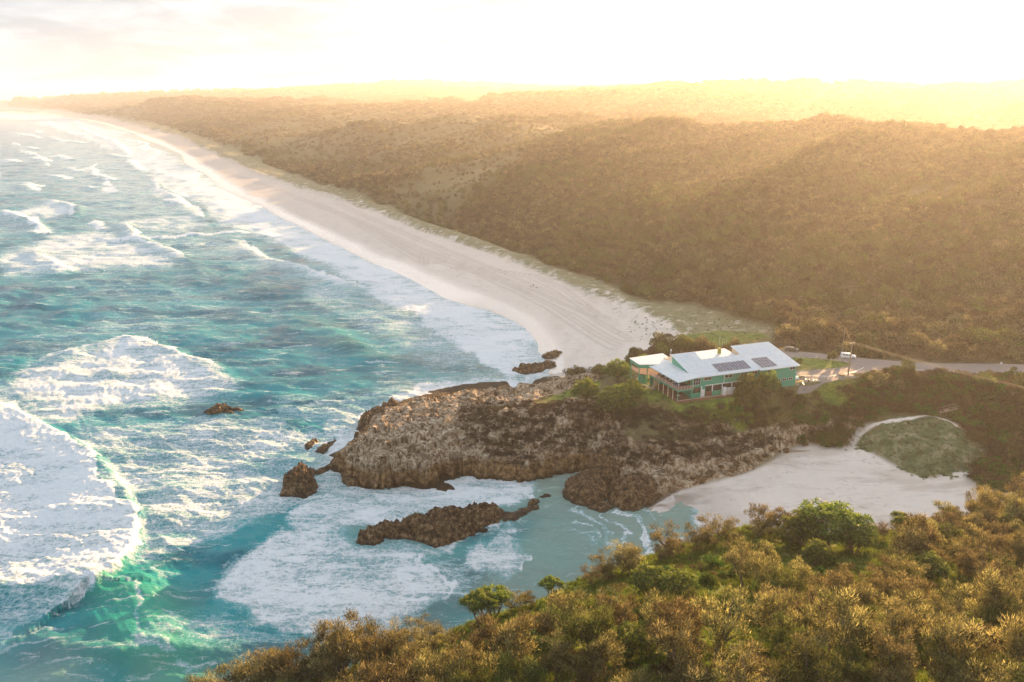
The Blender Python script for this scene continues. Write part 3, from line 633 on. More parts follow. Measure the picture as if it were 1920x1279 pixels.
# ------------------------------------------------------------------ plain materials
def plain(name, col, rough=.6, metal=0.0, var=.12, scale=3.0, bump=0.0, spec=None, local=True):
    q = NT(name); tcn = q.n('ShaderNodeTexCoord'); v = tcn.outputs['Object']
    nn = q.noise(v, scale, 5, .6); c0 = tuple(max(0, x*(1-var)) for x in col); c1 = tuple(min(1, x*(1+var)) for x in col)
    kw = dict(Base_Color=q.mix(q.rng(nn, .3, .7), c0, c1), Roughness=q.rng(nn, .2, .8, max(.02, rough-.08), min(1, rough+.08)), Metallic=metal)
    if bump: kw['Normal'] = q.bump(nn, bump)
    bb = q.bsdf(**kw)
    if spec is not None: bb.inputs['Specular IOR Level'].default_value = spec
    return q.end(bb)
M_GREEN = plain('green_weatherboard', (.055, .36, .235), .55); M_ROOFM = plain('painted_white_roof', (.66, .70, .72), .38, .0, .07, .8)
M_CREAM = plain('cream_paint', (.70, .62, .50), .6); M_WHITE = plain('white_paint', (.80, .80, .79), .5, 0, .05)
M_PEACH = plain('sandy_render', (.72, .50, .36), .8); M_DARKIN = plain('dark_interior', (.05, .033, .028), .8)
M_GLASS = plain('dark_window_glass', (.035, .03, .032), .12, 0, .2); M_RAIL = plain('pinkish_cream_railing', (.66, .50, .43), .6)
M_SOLAR = plain('solar_glass', (.10, .115, .17), .22, .1, .25, 1.2); M_DECK = plain('red_brown_decking', (.20, .09, .065), .8)
M_REDW = plain('weathered_red_timber', (.34, .15, .10), .8); M_TIMB = plain('grey_timber', (.36, .29, .22), .85, 0, .25, 6, .02)
M_CARW = plain('white_car_paint', (.80, .81, .83), .25, 0, .03); M_CARD = plain('dark_green_car_paint', (.045, .055, .05), .25, 0, .1)
M_TYRE = plain('black_rubber', (.02, .02, .02), .9); M_RIM = plain('grey_wheel_metal', (.45, .45, .46), .4, .6)
M_POLE = plain('weathered_pole_timber', (.30, .24, .17), .85, 0, .25, 5); M_WIRE = plain('wire_sheath', (.26, .20, .12), .8)
M_YEL = plain('yellow_plastic', (.75, .47, .05), .5); M_BLUE = plain('blue_cloth', (.10, .16, .42), .8); M_ORNG = plain('orange_timber', (.62, .27, .08), .7)
M_CONC = plain('grey_concrete', (.42, .38, .35), .9, 0, .15, 4); M_TANK = plain('white_tank_plastic', (.74, .74, .72), .5, 0, .05)
M_SKIN = plain('skin', (.42, .25, .17), .6); M_CLOTHD = plain('dark_clothing', (.03, .03, .035), .9); M_CLOTHW = plain('white_clothing', (.72, .72, .72), .9)
M_LEAFY = plain('yellow_green_leaf_mat', (.3, .28, .05), .8)
def asphalt():
    q = NT('asphalt'); Pq = q.pos(); a = q.noise(Pq, .25, 5, .6); f = q.noise(Pq, 12, 3)
    c = q.mix(a, (.20, .165, .15), (.29, .24, .22)); c = q.mix(q.rng(f, .5, .7, 0, .3), c, (.13, .11, .10))
    return q.end(q.bsdf(Base_Color=c, Roughness=.85, Normal=q.bump(f, .01)))
M_ROAD = asphalt()
def rockmat():
    q = NT('wet_reef_rock'); Pq = q.pos(); z = q.n('ShaderNodeSeparateXYZ', Vector=Pq).outputs['Z']; nm = q.noise(Pq, .5, 6, .65)
    c = q.ramp(q.noise(Pq, .9, 7, .7, .4), [(.38, (.018, .010, .006)), (.47, (.09, .05, .022)), (.57, (.27, .165, .075)), (.70, (.52, .39, .24))])
    c = q.mix(q.rng(q.noise(Pq, 2.6, 5, .7), .56, .7, 0, .55), c, (.03, .02, .012))
    hh = q.math('ADD', z, q.math('MULTIPLY', nm, 1.2)); c = q.mix(q.rng(hh, .7, 1.8, .85, 0), c, (.014, .011, .008))
    bh = q.math('ADD', q.noise(Pq, 1.4, 8, .75, .7), q.math('MULTIPLY', nm, .7))
    return q.end(q.bsdf(Base_Color=c, Roughness=q.rng(hh, .6, 2.2, .4, .9), Normal=q.bump(bh, 1.1)))
M_ROCK = rockmat()

# ------------------------------------------------------------------ small mesh builder
class MB:
    def __init__(s): s.v = []; s.f = []; s.mi = []
    def quad(s, a, b, c, d, m=0):
        n = len(s.v); s.v += [a, b, c, d]; s.f.append((n, n+1, n+2, n+3)); s.mi.append(m)
    def poly(s, pts, m=0):
        n = len(s.v); s.v += list(pts); s.f.append(tuple(range(n, n+len(pts)))); s.mi.append(m)
    def box(s, x0, x1, y0, y1, z0, z1, m=0):
        c = [(x, y, z) for z in (z0, z1) for y in (y0, y1) for x in (x0, x1)]; s.hexa(c, m)
    def hexa(s, c, m=0):
        n = len(s.v); s.v += c
        for f in [(0, 2, 3, 1), (4, 5, 7, 6), (0, 1, 5, 4), (1, 3, 7, 5), (3, 2, 6, 7), (2, 0, 4, 6)]:
            s.f.append(tuple(n+i for i in f)); s.mi.append(m)
    def slab(s, top, th, m=0):
        """thick slab under a polygon of 3-d points"""
        n = len(s.v); k = len(top); s.v += [tuple(p) for p in top]+[(p[0], p[1], p[2]-th) for p in top]
        s.f.append(tuple(n+i for i in range(k))); s.mi.append(m); s.f.append(tuple(n+k+i for i in range(k))[::-1]); s.mi.append(m)
        for i in range(k):
            j = (i+1) % k; s.f.append((n+j, n+i, n+k+i, n+k+j)); s.mi.append(m)
    def prism(s, base, z0, ztop, m=0):
        s.slab([(x, y, z) for (x, y), z in zip(base, ztop)], 0, m); k = len(base); n = len(s.v)-k
        for i in range(k): x, y, _ = s.v[n+i]; s.v[n+i] = (x, y, z0)
    def tube(s, pts, rad, seg=6, m=0, cap=True):
        pts = [Vector(p) for p in pts]; rad = rad if isinstance(rad, (list, tuple)) else [rad]*len(pts)
        rings = []
        for i, p in enumerate(pts):
            t = (pts[min(i+1, len(pts)-1)]-pts[max(i-1, 0)]).normalized()
            a = t.orthogonal().normalized() if i == 0 else (a-t*a.dot(t)).normalized()
            b_ = t.cross(a); n = len(s.v)
            for k in range(seg):
                an = 2*math.pi*k/seg; s.v.append(tuple(p+(a*math.cos(an)+b_*math.sin(an))*rad[i]))
            rings.append(n)
        for i in range(len(pts)-1):
            for k in range(seg):
                k2 = (k+1) % seg; s.f.append((rings[i]+k, rings[i]+k2, rings[i+1]+k2, rings[i+1]+k)); s.mi.append(m)
        if cap:
            s.f.append(tuple(rings[0]+k for k in range(seg))[::-1]); s.mi.append(m)
            s.f.append(tuple(rings[-1]+k for k in range(seg))); s.mi.append(m)
    def lathe(s, prof, seg=16, m=0, c=(0, 0, 0)):
        s.tube([(c[0], c[1], c[2]+z) for r, z in prof], [r for r, z in prof], seg, m)
    def build(s, name, mats, parent=None, smooth=False, bevel=0, loc=None):
        me = bpy.data.meshes.new(name); me.from_pydata([tuple(v) for v in s.v], [], s.f); me.update()
        mats = mats if isinstance(mats, (list, tuple)) else [mats]
        for mm in mats: me.materials.append(mm)
        if any(s.mi): me.polygons.foreach_set('material_index', s.mi)
        if smooth: me.polygons.foreach_set('use_smooth', [True]*len(s.f))
        o = bpy.data.objects.new(name, me); C.objects.link(o)
        if parent: o.parent = parent
        if loc: o.location = loc
        if bevel:
            bv = o.modifiers.new('bevel', 'BEVEL'); bv.width = bevel; bv.segments = 2; bv.limit_method = 'ANGLE'
        return o
def empty(name, loc, rz=0.0):
    o = bpy.data.objects.new(name, None); C.objects.link(o); o.location = loc; o.rotation_euler = (0, 0, rz); o.empty_display_size = .5; return o
def kids(o): return [c for c in bpy.data.objects if c.parent == o]
def copy_tree(o, parent=None, ch=None):
    c = o.copy(); C.objects.link(c); c.parent = parent
    for k in (o.children if ch is None else ch): copy_tree(k, c)
    return c
def px_ground(px, py):
    """the spot of ground seen there (marching along the line of sight)"""
    u = (px-960)/FPX; v = (py-639.5)/FPX; d = np.linspace(30, 4000, 8000); x = u*d; y = d*(CP-v*SP); z = CAMZ-d*(SP+v*CP)
    gz = sample(TZ, x, y); k = np.argmax(z < gz); return (float(x[k]), float(y[k]), float(gz[k]))

# ------------------------------------------------------------------ roads
def sheet(polys, holes, lift, name, mat, step=3.0):
    vs_ = []; es = []
    for P_ in polys+holes:
        pts = []
        for a in range(len(P_)):
            p, q_ = Vector(P_[a][:2]), Vector(P_[(a+1) % len(P_)][:2]); n = max(1, int((q_-p).length/step))
            pts += [p.lerp(q_, t/n) for t in range(n)]
        n0 = len(vs_); vs_ += pts; es += [(n0+i, n0+(i+1) % len(pts)) for i in range(len(pts))]
    def inside(x, y, P_):
        c = False
        for a in range(len(P_)):
            xa, ya = P_[a][:2]; xb, yb = P_[(a+1) % len(P_)][:2]
            if (ya > y) != (yb > y) and x < (xb-xa)*(y-ya)/(yb-ya)+xa: c = not c
        return c
    xs = [v[0] for v in vs_]; ys = [v[1] for v in vs_]
    for x in np.arange(min(xs), max(xs), step):
        for y in np.arange(min(ys), max(ys), step):
            if any(inside(x, y, P_) for P_ in polys) and not any(inside(x, y, P_) for P_ in holes): vs_.append(Vector((x, y)))
    V2, E2, F2, _, _, _ = delaunay_2d_cdt([Vector((v[0], v[1])) for v in vs_], es, [], 0, 1e-4)
    fs = []
    for f in F2:
        cx = sum(V2[i][0] for i in f)/len(f); cy = sum(V2[i][1] for i in f)/len(f)
        if any(inside(cx, cy, P_) for P_ in polys) and not any(inside(cx, cy, P_) for P_ in holes): fs.append(list(f))
    me = bpy.data.meshes.new(name); me.from_pydata([(v[0], v[1], ground(v[0], v[1])+lift) for v in V2], [], fs); me.materials.append(mat)
    o = bpy.data.objects.new(name, me); C.objects.link(o); return o
ROADP = pp([(1436, 652), (1500, 651), (1560, 657), (1620, 668), (1680, 676), (1760, 684), (1850, 687), (1920, 687), (2060, 692), (2060, 716), (1920, 711), (1880, 710), (1800, 704), (1720, 698), (1665, 695), (1610, 706), (1545, 716), (1520, 722), (1497, 724), (1488, 706), (1470, 695), (1440, 690)], 17.2)
ISLE = pp([(1448, 668), (1490, 668), (1535, 671), (1575, 677), (1597, 683), (1592, 688), (1560, 692), (1520, 694), (1478, 692), (1450, 685)], 17.0)
road = sheet([ROADP], [ISLE], .10, 'road', M_ROAD); tag(road, kind='structure')
def strip(pts, w, name, mat, lift):
    m = MB(); P_ = [Vector(p[:2]) for p in pts]; prev = None
    for i, p in enumerate(P_):
        t = (P_[min(i+1, len(P_)-1)]-P_[max(i-1, 0)]).normalized(); n = Vector((-t.y, t.x))*w/2
        cur = [(*(p+n), ground(*(p+n))+lift), (*(p-n), ground(*(p-n))+lift)]
        if prev: m.quad(prev[0], prev[1], cur[1], cur[0])
        prev = cur
    return m.build(name, mat)
def dens(pts, k=8): 
    out = []
    for a in range(len(pts)-1):
        for t in range(k): out.append(tuple(pts[a][i]*(1-t/k)+pts[a+1][i]*t/k for i in range(3)))
    return out+[pts[-1]]
tag(strip(dens(pp([(1500, 703), (1555, 705), (1600, 698), (1620, 689)], 17.2)), .22, 'road_line', M_WHITE, .125), kind='structure')
tag(strip(dens(pp([(1700, 689), (1780, 697), (1850, 702), (1990, 706)], 18)), .20, 'road_line', M_WHITE, .125), kind='structure')
kb = MB()
for P_ in (ISLE+[ISLE[0]],):
    q_ = dens(P_, 5)
    for a in range(len(q_)-1):
        a0, a1 = q_[a], q_[a+1]; kb.tube([(a0[0], a0[1], ground(a0[0], a0[1])+.08), (a1[0], a1[1], ground(a1[0], a1[1])+.08)], .13, 4)
tag(kb.build('kerb', M_CONC), kind='structure')

# ------------------------------------------------------------------ rocks standing in the sea and at the cliff foot
def rock(poly, H, label, name='sea_rock', w=2.0, step=.3, seed=0, rough=1.0, z0=0, spine=None, sink=-1.6, hfun=None):
    Pw = np.array([at(x, y, z0)[:2] for x, y in poly]); n = len(Pw)
    x0, y0 = Pw.min(0)-1.5; x1, y1 = Pw.max(0)+1.5
    xs = np.arange(x0, x1, step); ys = np.arange(y0, y1, step); Xg, Yg = np.meshgrid(xs, ys, indexing='ij')
    Xw = Xg+fbm(Xg/2.2, Yg/2.2, None, 4, seed+5, .6)*1.1; Yw = Yg+fbm(Xg/2.2, Yg/2.2, None, 4, seed+6, .6)*1.1
    D = np.full(Xg.shape, 1e9); ins = np.zeros(Xg.shape, bool)
    for a in range(n):
        xa, ya = Pw[a]; xb, yb = Pw[(a+1) % n]; dx, dy = xb-xa, yb-ya; t = np.clip(((Xw-xa)*dx+(Yw-ya)*dy)/(dx*dx+dy*dy+1e-9), 0, 1)
        D = np.minimum(D, np.hypot(Xw-xa-t*dx, Yw-ya-t*dy))
        if ya != yb: ins ^= ((ya > Yw) != (yb > Yw)) & (Xw < (xb-xa)*(Yw-ya)/(yb-ya)+xa)
    sd = np.where(ins, D, -D)
    h = H*(1-np.exp(-np.clip(sd, 0, None)/w)); 
    if hfun is not None: h = h*np.interp((Xg-Pw[:, 0].min())/np.ptp(Pw[:, 0]), np.linspace(0, 1, len(hfun)), hfun)
    nn = fbm(Xg/3.0, Yg/3.0, h/2.5, 5, seed+1, .58); rg = 1-np.abs(fbm(Xg/1.9, Yg/1.9, h/2, 4, seed+2, .6))*2
    blk_ = np.round(fbm(Xg/1.7, Yg/1.7, None, 2, seed+9)*3)/3
    h = h+np.clip(sd/1.2+.3, 0, 1)*rough*(nn*.55*H**.8+(rg-.4)*.42*H**.7+blk_*.5*H**.6)+fbm(Xg/.8, Yg/.8, h, 3, seed+4)*.18*rough
    h = np.where(sd < 0, np.maximum(sink, h+sd*2.2), h)
    keepm = sd > -1.1; ni, nj = Xg.shape; idx = np.arange(ni*nj).reshape(ni, nj)
    km = keepm[:-1, :-1] & keepm[1:, 1:] & keepm[1:, :-1] & keepm[:-1, 1:]
    F = np.stack([idx[:-1, :-1], idx[1:, :-1], idx[1:, 1:], idx[:-1, 1:]], -1)[km]
    used = np.unique(F); rm_ = np.zeros(ni*nj, int); rm_[used] = np.arange(len(used))
    gb = sample(HZ, Xg.ravel(), Yg.ravel()).reshape(Xg.shape) if z0 > .3 or name == 'boulder' else 0
    cx, cy = Pw.mean(0); zb = h+np.maximum(gb, 0)*0+z0
    nx = fbm(Xg/1.6, Yg/1.6, h/1.2, 4, seed+7)*.5*rough; ny = fbm(Xg/1.6, Yg/1.6, h/1.2, 4, seed+8)*.5*rough
    V = np.stack([Xg+nx-cx, Yg+ny-cy, zb], -1).reshape(-1, 3)[used]
    o = mesh_np(name, V, rm_[F], M_ROCK, smooth=False); o.location = (cx, cy, 0); return tag(o, label, 'boulder' if name == 'boulder' else 'rock')
rock([(668, 1022), (672, 1006), (700, 992), (760, 985), (800, 975), (860, 965), (930, 957), (955, 962), (940, 985), (900, 1000), (860, 1022), (815, 1030), (780, 1018), (735, 1012), (700, 1024)], 4.4, 'long low dark brown reef rock lying across the white water in front of the cliff', w=1.8, seed=11, hfun=[.45, .6, .9, .95, .8, .8, .5])
rock([(936, 966), (965, 958), (1010, 944), (1012, 950), (985, 966), (950, 985), (935, 985)], .55, 'low broken ledge tailing off the right end of the long reef rock', w=.8, seed=12, step=.22)
rock([(985, 944), (1000, 939), (1014, 942), (1010, 950), (990, 951)], 1.1, 'small flat dark rock at the tip of the cove wavelet', w=.6, seed=13, step=.18)
rock([(524, 932), (530, 908), (545, 890), (570, 884), (590, 886), (596, 925), (570, 935)], 4.6, 'squat pointed brown rock in the surf off the left tip of the headland', w=1.9, seed=14, step=.22)
rock([(585, 888), (600, 880), (640, 870), (640, 876), (610, 888), (592, 895)], 1.2, 'thin dark ledge between the pointed rock and the headland', w=.7, seed=15, step=.2)
rock([(380, 777), (395, 768), (425, 765), (462, 770), (440, 778), (400, 781)], 2.0, 'lone dark rock awash in the middle of the swell', w=1.1, seed=16, step=.22, hfun=[.6, 1, 1, .5, .25])
rock([(570, 838), (585, 828), (600, 826), (590, 840), (575, 846)], 1.3, 'small dark rock farthest left in the wash above the pointed rock', w=.7, seed=17, step=.2)
rock([(590, 848), (612, 832), (630, 824), (628, 834), (605, 850)], 1.4, 'narrow slanting rock in the wash left of the headland', w=.7, seed=18, step=.2)
rock([(670, 808), (680, 785), (715, 772), (745, 760), (760, 775), (740, 800), (700, 822), (680, 822)], 4.0, 'brown craggy outcrop at the back of the headland tip', w=1.8, seed=19, step=.28)
rock([(655, 868), (650, 850), (668, 835), (690, 832), (700, 850), (690, 868)], 6.0, 'dark knobbly rock against the left end of the cliff', w=2.2, seed=20, step=.28, rough=.8)
rock([(642, 905), (642, 893), (660, 890), (678, 895), (672, 918), (650, 916)], 2.6, 'rock lip dripping white water under the cliff end', w=.9, seed=21, step=.22)
rock([(958, 697), (975, 688), (1010, 684), (1042, 680), (1045, 688), (1015, 698), (985, 704)], 1.8, 'flat mossy rock shelf in the shallows at the end of the long beach', w=1.2, seed=22, step=.25)
rock([(1014, 672), (1022, 664), (1040, 661), (1056, 664), (1050, 671), (1030, 675)], 1.5, 'small mossy rock on the wet sand beyond the flat shelf', w=1.0, seed=23, step=.22)
rock([(1052, 930), (1058, 912), (1078, 900), (1108, 896), (1138, 905), (1142, 935), (1125, 952), (1095, 952), (1070, 944)], 5.2, 'rounded brown boulder standing in the shallow cove water', 'boulder', w=2.4, seed=24, step=.22, rough=.55)
rock([(1140, 945), (1143, 918), (1165, 905), (1205, 900), (1238, 915), (1240, 938), (1215, 950), (1195, 963), (1165, 960)], 5.0, 'rounded brown boulder where the cove sand begins', 'boulder', w=2.4, seed=25, step=.22, rough=.6)
rock([(1100, 958), (1110, 948), (1130, 945), (1150, 950), (1145, 962), (1120, 964)], 1.0, 'low wet stone between the two big cove boulders', 'boulder', w=.6, seed=26, step=.18)
rock([(1095, 905), (1100, 870), (1130, 865), (1170, 870), (1185, 900), (1160, 915), (1120, 915)], 6.5, 'brown rock buttress behind the two cove boulders', 'boulder', w=2.6, seed=27, step=.26, rough=.7)
for k in range(34):                             # rubble along the foot of the cliff above the cove sand
    t = random.random(); bx = 1290+t*250; by = 912-t*82-random.random()*16; p = px_ground(bx, by); s_ = random.uniform(.35, 1.1)
    m = MB(); bmx = bmesh.new(); bmesh.ops.create_icosphere(bmx, subdivisions=2, radius=s_)
    for v_ in bmx.verts: v_.co = v_.co*(1+.45*float(vnoise(v_.co.x*2+k*5, v_.co.y*2, v_.co.z*2)))*1.0; v_.co.z *= .65
    me = bpy.data.meshes.new('stone'); bmx.to_mesh(me); bmx.free(); me.materials.append(M_ROCK); o = bpy.data.objects.new('stone', me); C.objects.link(o); o.location = (p[0], p[1], p[2]+s_*.2)
    o.rotation_euler = (0, 0, random.random()*6); tag(o, 'fallen stone at the foot of the cliff beside the cove sand', 'stone', 'fallen stones along the cliff foot')

# ------------------------------------------------------------------ the surf club
BO = at(1295, 747, 16); BA = R(19.15)
club = empty('surf_club', BO, BA); tag(club, 'green two storey surf club with white roofs on the headland', 'building')
def cb(name, m, mat, parent=club, **k): return m.build(name, mat, parent, **k)
zf, ze = 3.55, 6.55                             # deck floor, front eave
def zr(w_): return ze+.24*(w_+.8)               # main roof plane
m = MB(); m.prism([(0, 0), (22.4, 0), (22.4, 7.6), (0, 7.6)], 0, [zr(0)-.12, zr(0)-.12, zr(7.6)-.12, zr(7.6)-.12]); m.prism([(0, 7.65), (7.4, 7.65), (7.4, 11), (0, 11)], 0, [zr(7.6)-.12, zr(7.6)-.12, zr(10.7)-.12, zr(10.7)-.12])
cb('wall', m, M_GREEN)
m = MB(); m.prism([(22.43, -.9), (35.4, -.9), (35.4, 13.4), (22.43, 13.4)], -.6, [ze-.1, ze-.1, ze+2.5, ze+2.5]); wingw = cb('wing_wall', m, M_GREEN)
m = MB(); m.box(0.02, 22.3, 7.7, 16.5, 0, 7.3); cb('rear_wall', m, M_PEACH)
# roofs: corrugated metal sheets, with ribs as real battens
def ribs(o_name, corners, n, mat, parent, th=.10):
    """a roof slab between four corners a,b (low edge) c,d (high edge), with standing ribs from low to high"""
    a, b_, c, d_ = [Vector(p) for p in corners]; mm = MB(); mm.slab([a, b_, c, d_], th)
    for i in range(1, n):
        t = i/n; p = a.lerp(b_, t)+Vector((0, 0, .03)); q_ = d_.lerp(c, t)+Vector((0, 0, .03)); mm.tube([p, q_], .035, 4)
    return mm.build(o_name, mat, parent)
ribs('main_roof', [(6.8, -.8, zr(-.8)), (22.9, -.8, zr(-.8)), (22.9, 7.9, zr(7.9)), (6.8, 7.9, zr(7.9))], 24, M_ROOFM, club)
ribs('high_roof', [(-.1, -.8, zr(-.8)+.02), (6.79, -.8, zr(-.8)+.02), (7.6, 11.3, zr(11.3)+.45), (-.7, 11.3, zr(11.3)+.45)], 11, M_ROOFM, club)
ribs('wing_roof', [(22.0, -1.6, ze+.06), (36.1, -1.6, ze+.06), (36.1, 14.2, ze+2.85), (22.0, 14.2, ze+2.85)], 20, M_ROOFM, club)
m = MB(); m.slab([(2.5, 7.4, 7.55), (22.0, 7.4, 7.55), (22.0, 17.2, 7.75), (2.5, 17.2, 7.75)], .25); cb('flat_roof', m, M_ROOFM)
m = MB(); m.prism([(-.28, 3.2), (-.12, 3.2), (-.12, 11.0), (-.28, 11.0)], 6.9, [zr(3.2)-.1, zr(3.2)-.1, zr(11)+.25, zr(11)+.25]); cb('gable_panel', m, M_GREEN)
m = MB(); m.prism([(22.1, 6.5), (22.3, 6.5), (22.3, 13.4), (22.1, 13.4)], 7.7, [ze+1.3, ze+1.3, ze+2.55, ze+2.55]); cb('wing_gable', m, M_PEACH)
m = MB(); m.box(-.15, 22.2, -.95, -.82, ze-.18, ze-.02); m.box(22.0, 36.1, -1.72, -1.62, ze-.14, ze+.08); cb('gutter', m, M_WHITE)
m = MB(); m.box(4.6, 22.3, -.16, -.003, 3.3, 3.5); m.box(3.2, 3.5, -.18, -.003, 0, 3.3)
for u in (7.0, 10.3, 13.6, 17, 20): m.box(u-.14, u+.14, -.18, -.005, 0 if u > 9 else 1.4, 3.3)
m.box(10.72, 10.84, -.1, -.004, 3.5, 6.4); cb('white_trim', m, M_WHITE)
# solar arrays
def solar(u0, u1, w0, w1, nu, nw, zfun, k):
    o_ = None; fr = MB(); fr.slab([(u0, w0, zfun(w0)+.14), (u1, w0, zfun(w0)+.14), (u1, w1, zfun(w1)+.14), (u0, w1, zfun(w1)+.14)], .06)
    o_ = cb('solar_array', fr, M_WHITE)
    for i in range(nu):
        for j in range(nw):
            a, b_ = u0+(u1-u0)*i/nu+.06, u0+(u1-u0)*(i+1)/nu-.06; c, d_ = w0+(w1-w0)*j/nw+(.06 if k else .04), w0+(w1-w0)*(j+1)/nw-(.06 if k else .04)
            p = MB(); p.slab([(a, c, zfun(c)+.19), (b_, c, zfun(c)+.19), (b_, d_, zfun(d_)+.19), (a, d_, zfun(d_)+.19)], .045); p.build('solar_panel', M_SOLAR, o_)
solar(9.2, 20.2, .3, 4.5, 11, 3, zr, 0)
zw = lambda w_: ze+.06+2.79*(w_+1.6)/15.8
solar(23.2, 28.8, -.6, 5.2, 5, 4, zw, 1)
# windows
def window(u0, u1, z0, z1, w_=0, n=2, axis='u', mat=M_WHITE, parent=club, rows=1):
    f = MB(); t = .07; d_ = .06
    def bx(m_, a, b_, c, e, q0, q1):
        if axis == 'u': m_.box(a, b_, w_-q1, w_-q0, c, e)
        else: m_.box(w_-q1, w_-q0, a, b_, c, e)
    bx(f, u0, u1, z0, z0+t, .004, d_); bx(f, u0, u1, z1-t, z1, .004, d_)
    for i in range(n+1): uu = u0+(u1-u0-t)*i/n; bx(f, uu, uu+t, z0+t, z1-t, .004, d_)
    for r_ in range(1, rows): zz_ = z0+(z1-z0)*r_/rows; bx(f, u0+t, u1-t, zz_-.03, zz_+.03, .004, d_-.01)
    o = f.build('window', mat, parent); p = MB(); bx(p, u0+.02, u1-.02, z0+.02, z1-.02, .002, .03); p.build('pane', M_GLASS, o); return o
window(.5, 2.9, 3.9, 5.9, 0, 3, rows=2); window(3.9, 6.6, 4.9, 5.9); window(11.0, 13.6, 4.9, 5.9); window(16.5, 18.6, 4.9, 5.9); window(20.2, 22.2, 4.9, 5.9)
window(33.0, 34.9, 5.2, 6.2, -.9); window(28.6, 30.0, 2.0, 2.8, -.9); window(30.7, 32.1, 2.0, 2.8, -.9); window(32.9, 34.3, 2.0, 2.8, -.9); window(25, 27, 5.2, 6.1, -.9)
for u0, u1 in ((.5, 3.0), (4.7, 6.8), (7.2, 10.1), (10.5, 13.4), (13.8, 16.8), (17.2, 19.8)): window(u0, u1, 1.5, 3.2, 0, 2, mat=M_DARKIN)
m = MB(); m.box(3.6, 4.5, -.06, -.004, .05, 2.3); dr = cb('door', m, M_WHITE); m = MB(); m.tube([(4.38, -.1, 1.05), (4.38, -.1, 1.25)], .03); m.build('handle', M_RIM, dr)
m = MB(); m.box(4.7, 7.0, -.05, -.004, .05, 1.42); cb('brown_panel', m, M_DECK)
# deck end
m = MB(); m.slab([(-5.1, -1.2, zf), (-.02, -1.2, zf), (-.02, 13, zf), (-6.2, 13, zf)], .1); m.slab([(-6.2, 13, zf), (-.02, 13, zf), (-.02, 20, zf), (-9.0, 20, zf), (-9.0, 15, zf)], .1); cb('deck_floor', m, M_DECK)
m = MB(); m.slab([(-5.2, -1.3, zf-.1), (-.02, -1.3, zf-.1), (-.02, -1.1, zf-.1), (-5.0, -1.1, zf-.1)], .35); m.slab([(-5.2, -1.1, zf-.1), (-5.0, -1.1, zf-.1), (-6.1, 13, zf-.1), (-6.3, 13, zf-.1)], .35); cb('deck_beam', m, M_GREEN)
def dl(t): return (-5.15-1.1*t, -1.25+14.2*t)   # along the seaward deck edge
for t in (0, .17, .34, .51, .68, .85, 1): x_, y_ = dl(t); m = MB(); m.box(x_, x_+.16, y_, y_+.16, -.1, zf-.45); cb('deck_post', m, M_GREEN if t in (0, 1) else M_CREAM)
bal = MB()
def balus(p, q_, mm, h=1.0, n=24, z=zf):
    p = Vector((*p, z)); q_ = Vector((*q_, z)); up = Vector((0, 0, 1)); mm.tube([p+up*h, q_+up*h], .055, 4); mm.tube([p+up*.12, q_+up*.12], .035, 4); mm.tube([p+up*h*.55, q_+up*h*.55], .02, 4)
    for i in range(n+1): a = p.lerp(q_, i/n); mm.tube([a, a+up*h], .07 if i % 4 == 0 else .028, 4)
balus(dl(0), dl(1), bal, n=60); balus(dl(0), (-.1, -1.25), bal, n=20); balus(dl(1), (-8.9, 15), bal, n=12); balus((-8.9, 15), (-8.9, 20), bal, n=20); cb('balustrade', bal, M_RAIL)
m = MB(); m.slab([(-5.9, -2.2, 6.35), (.6, -2.2, 7.15), (.6, 13.9, 7.35), (-6.9, 13.9, 6.35)], .12)
for i in range(1, 14):
    t = i/14; m.tube([(-5.9-t, -2.2+16.1*t, 6.38), (.6, -2.2+16.1*t, 7.18+.2*t)], .035, 4)
cb('deck_roof', m, M_ROOFM)
m = MB(); m.slab([(-5.75, -2.1, 6.2), (.5, -2.1, 6.95), (.5, -1.95, 6.95), (-5.75, -1.95, 6.2)], .22); m.slab([(-5.8, -1.9, 6.2), (-5.65, -1.9, 6.2), (-6.65, 13.8, 6.2), (-6.8, 13.8, 6.2)], .12); cb('deck_roof_fascia', m, M_GREEN)
for t in (.0, .22, .44, .66, .88): x_, y_ = dl(t); m = MB(); m.box(x_+.1, x_+.22, y_+.1, y_+.22, zf, 6.05); cb('deck_post', m, M_CREAM)
for i in range(6): window(.6+i*2.0, 2.4+i*2.0, zf+.5, zf+2.6, -.01, 2, axis='w', mat=M_CREAM)
m = MB(); m.slab([(-9.3, 14.5, 6.7), (-.3, 11.2, 6.9), (2.0, 11.2, 6.9), (2.0, 20.6, 7.2), (-9.6, 20.6, 6.9)], .12); cb('rear_deck_roof', m, M_WHITE)
m = MB(); n = 12
for i in range(n):
    t0, t1 = i/n, (i+1)/n; f_ = lambda t: (-9.3+4.6*t, 14.5-1.7*t-.5*math.sin(math.pi*t), 6.62); a = f_(t0); b_ = f_(t1)
    m.hexa([(a[0], a[1], a[2]-.95), (b_[0], b_[1], b_[2]-.95), (a[0], a[1]+.1, a[2]-.95), (b_[0], b_[1]+.1, b_[2]-.95), (a[0], a[1], a[2]), (b_[0], b_[1], b_[2]), (a[0], a[1]+.1, a[2]), (b_[0], b_[1]+.1, b_[2])])
m.box(-9.4, -9.3, 14.6, 20.5, 5.8, 6.65); cb('curved_fascia', m, M_GREEN)
for x_, y_ in ((-9.1, 14.9), (-6.4, 14.6), (-9.1, 20.2)): m = MB(); m.box(x_-.12, x_+.12, y_-.12, y_+.12, -.2, 5.9); cb('deck_post', m, M_GREEN)
m = MB(); m.box(-7.4, -6.5, 15.2, 18, 0, 3.4); m.box(-6.1, -.4, 13.4, 13.55, 0, 3.3); cb('lower_wall', m, M_GREEN)
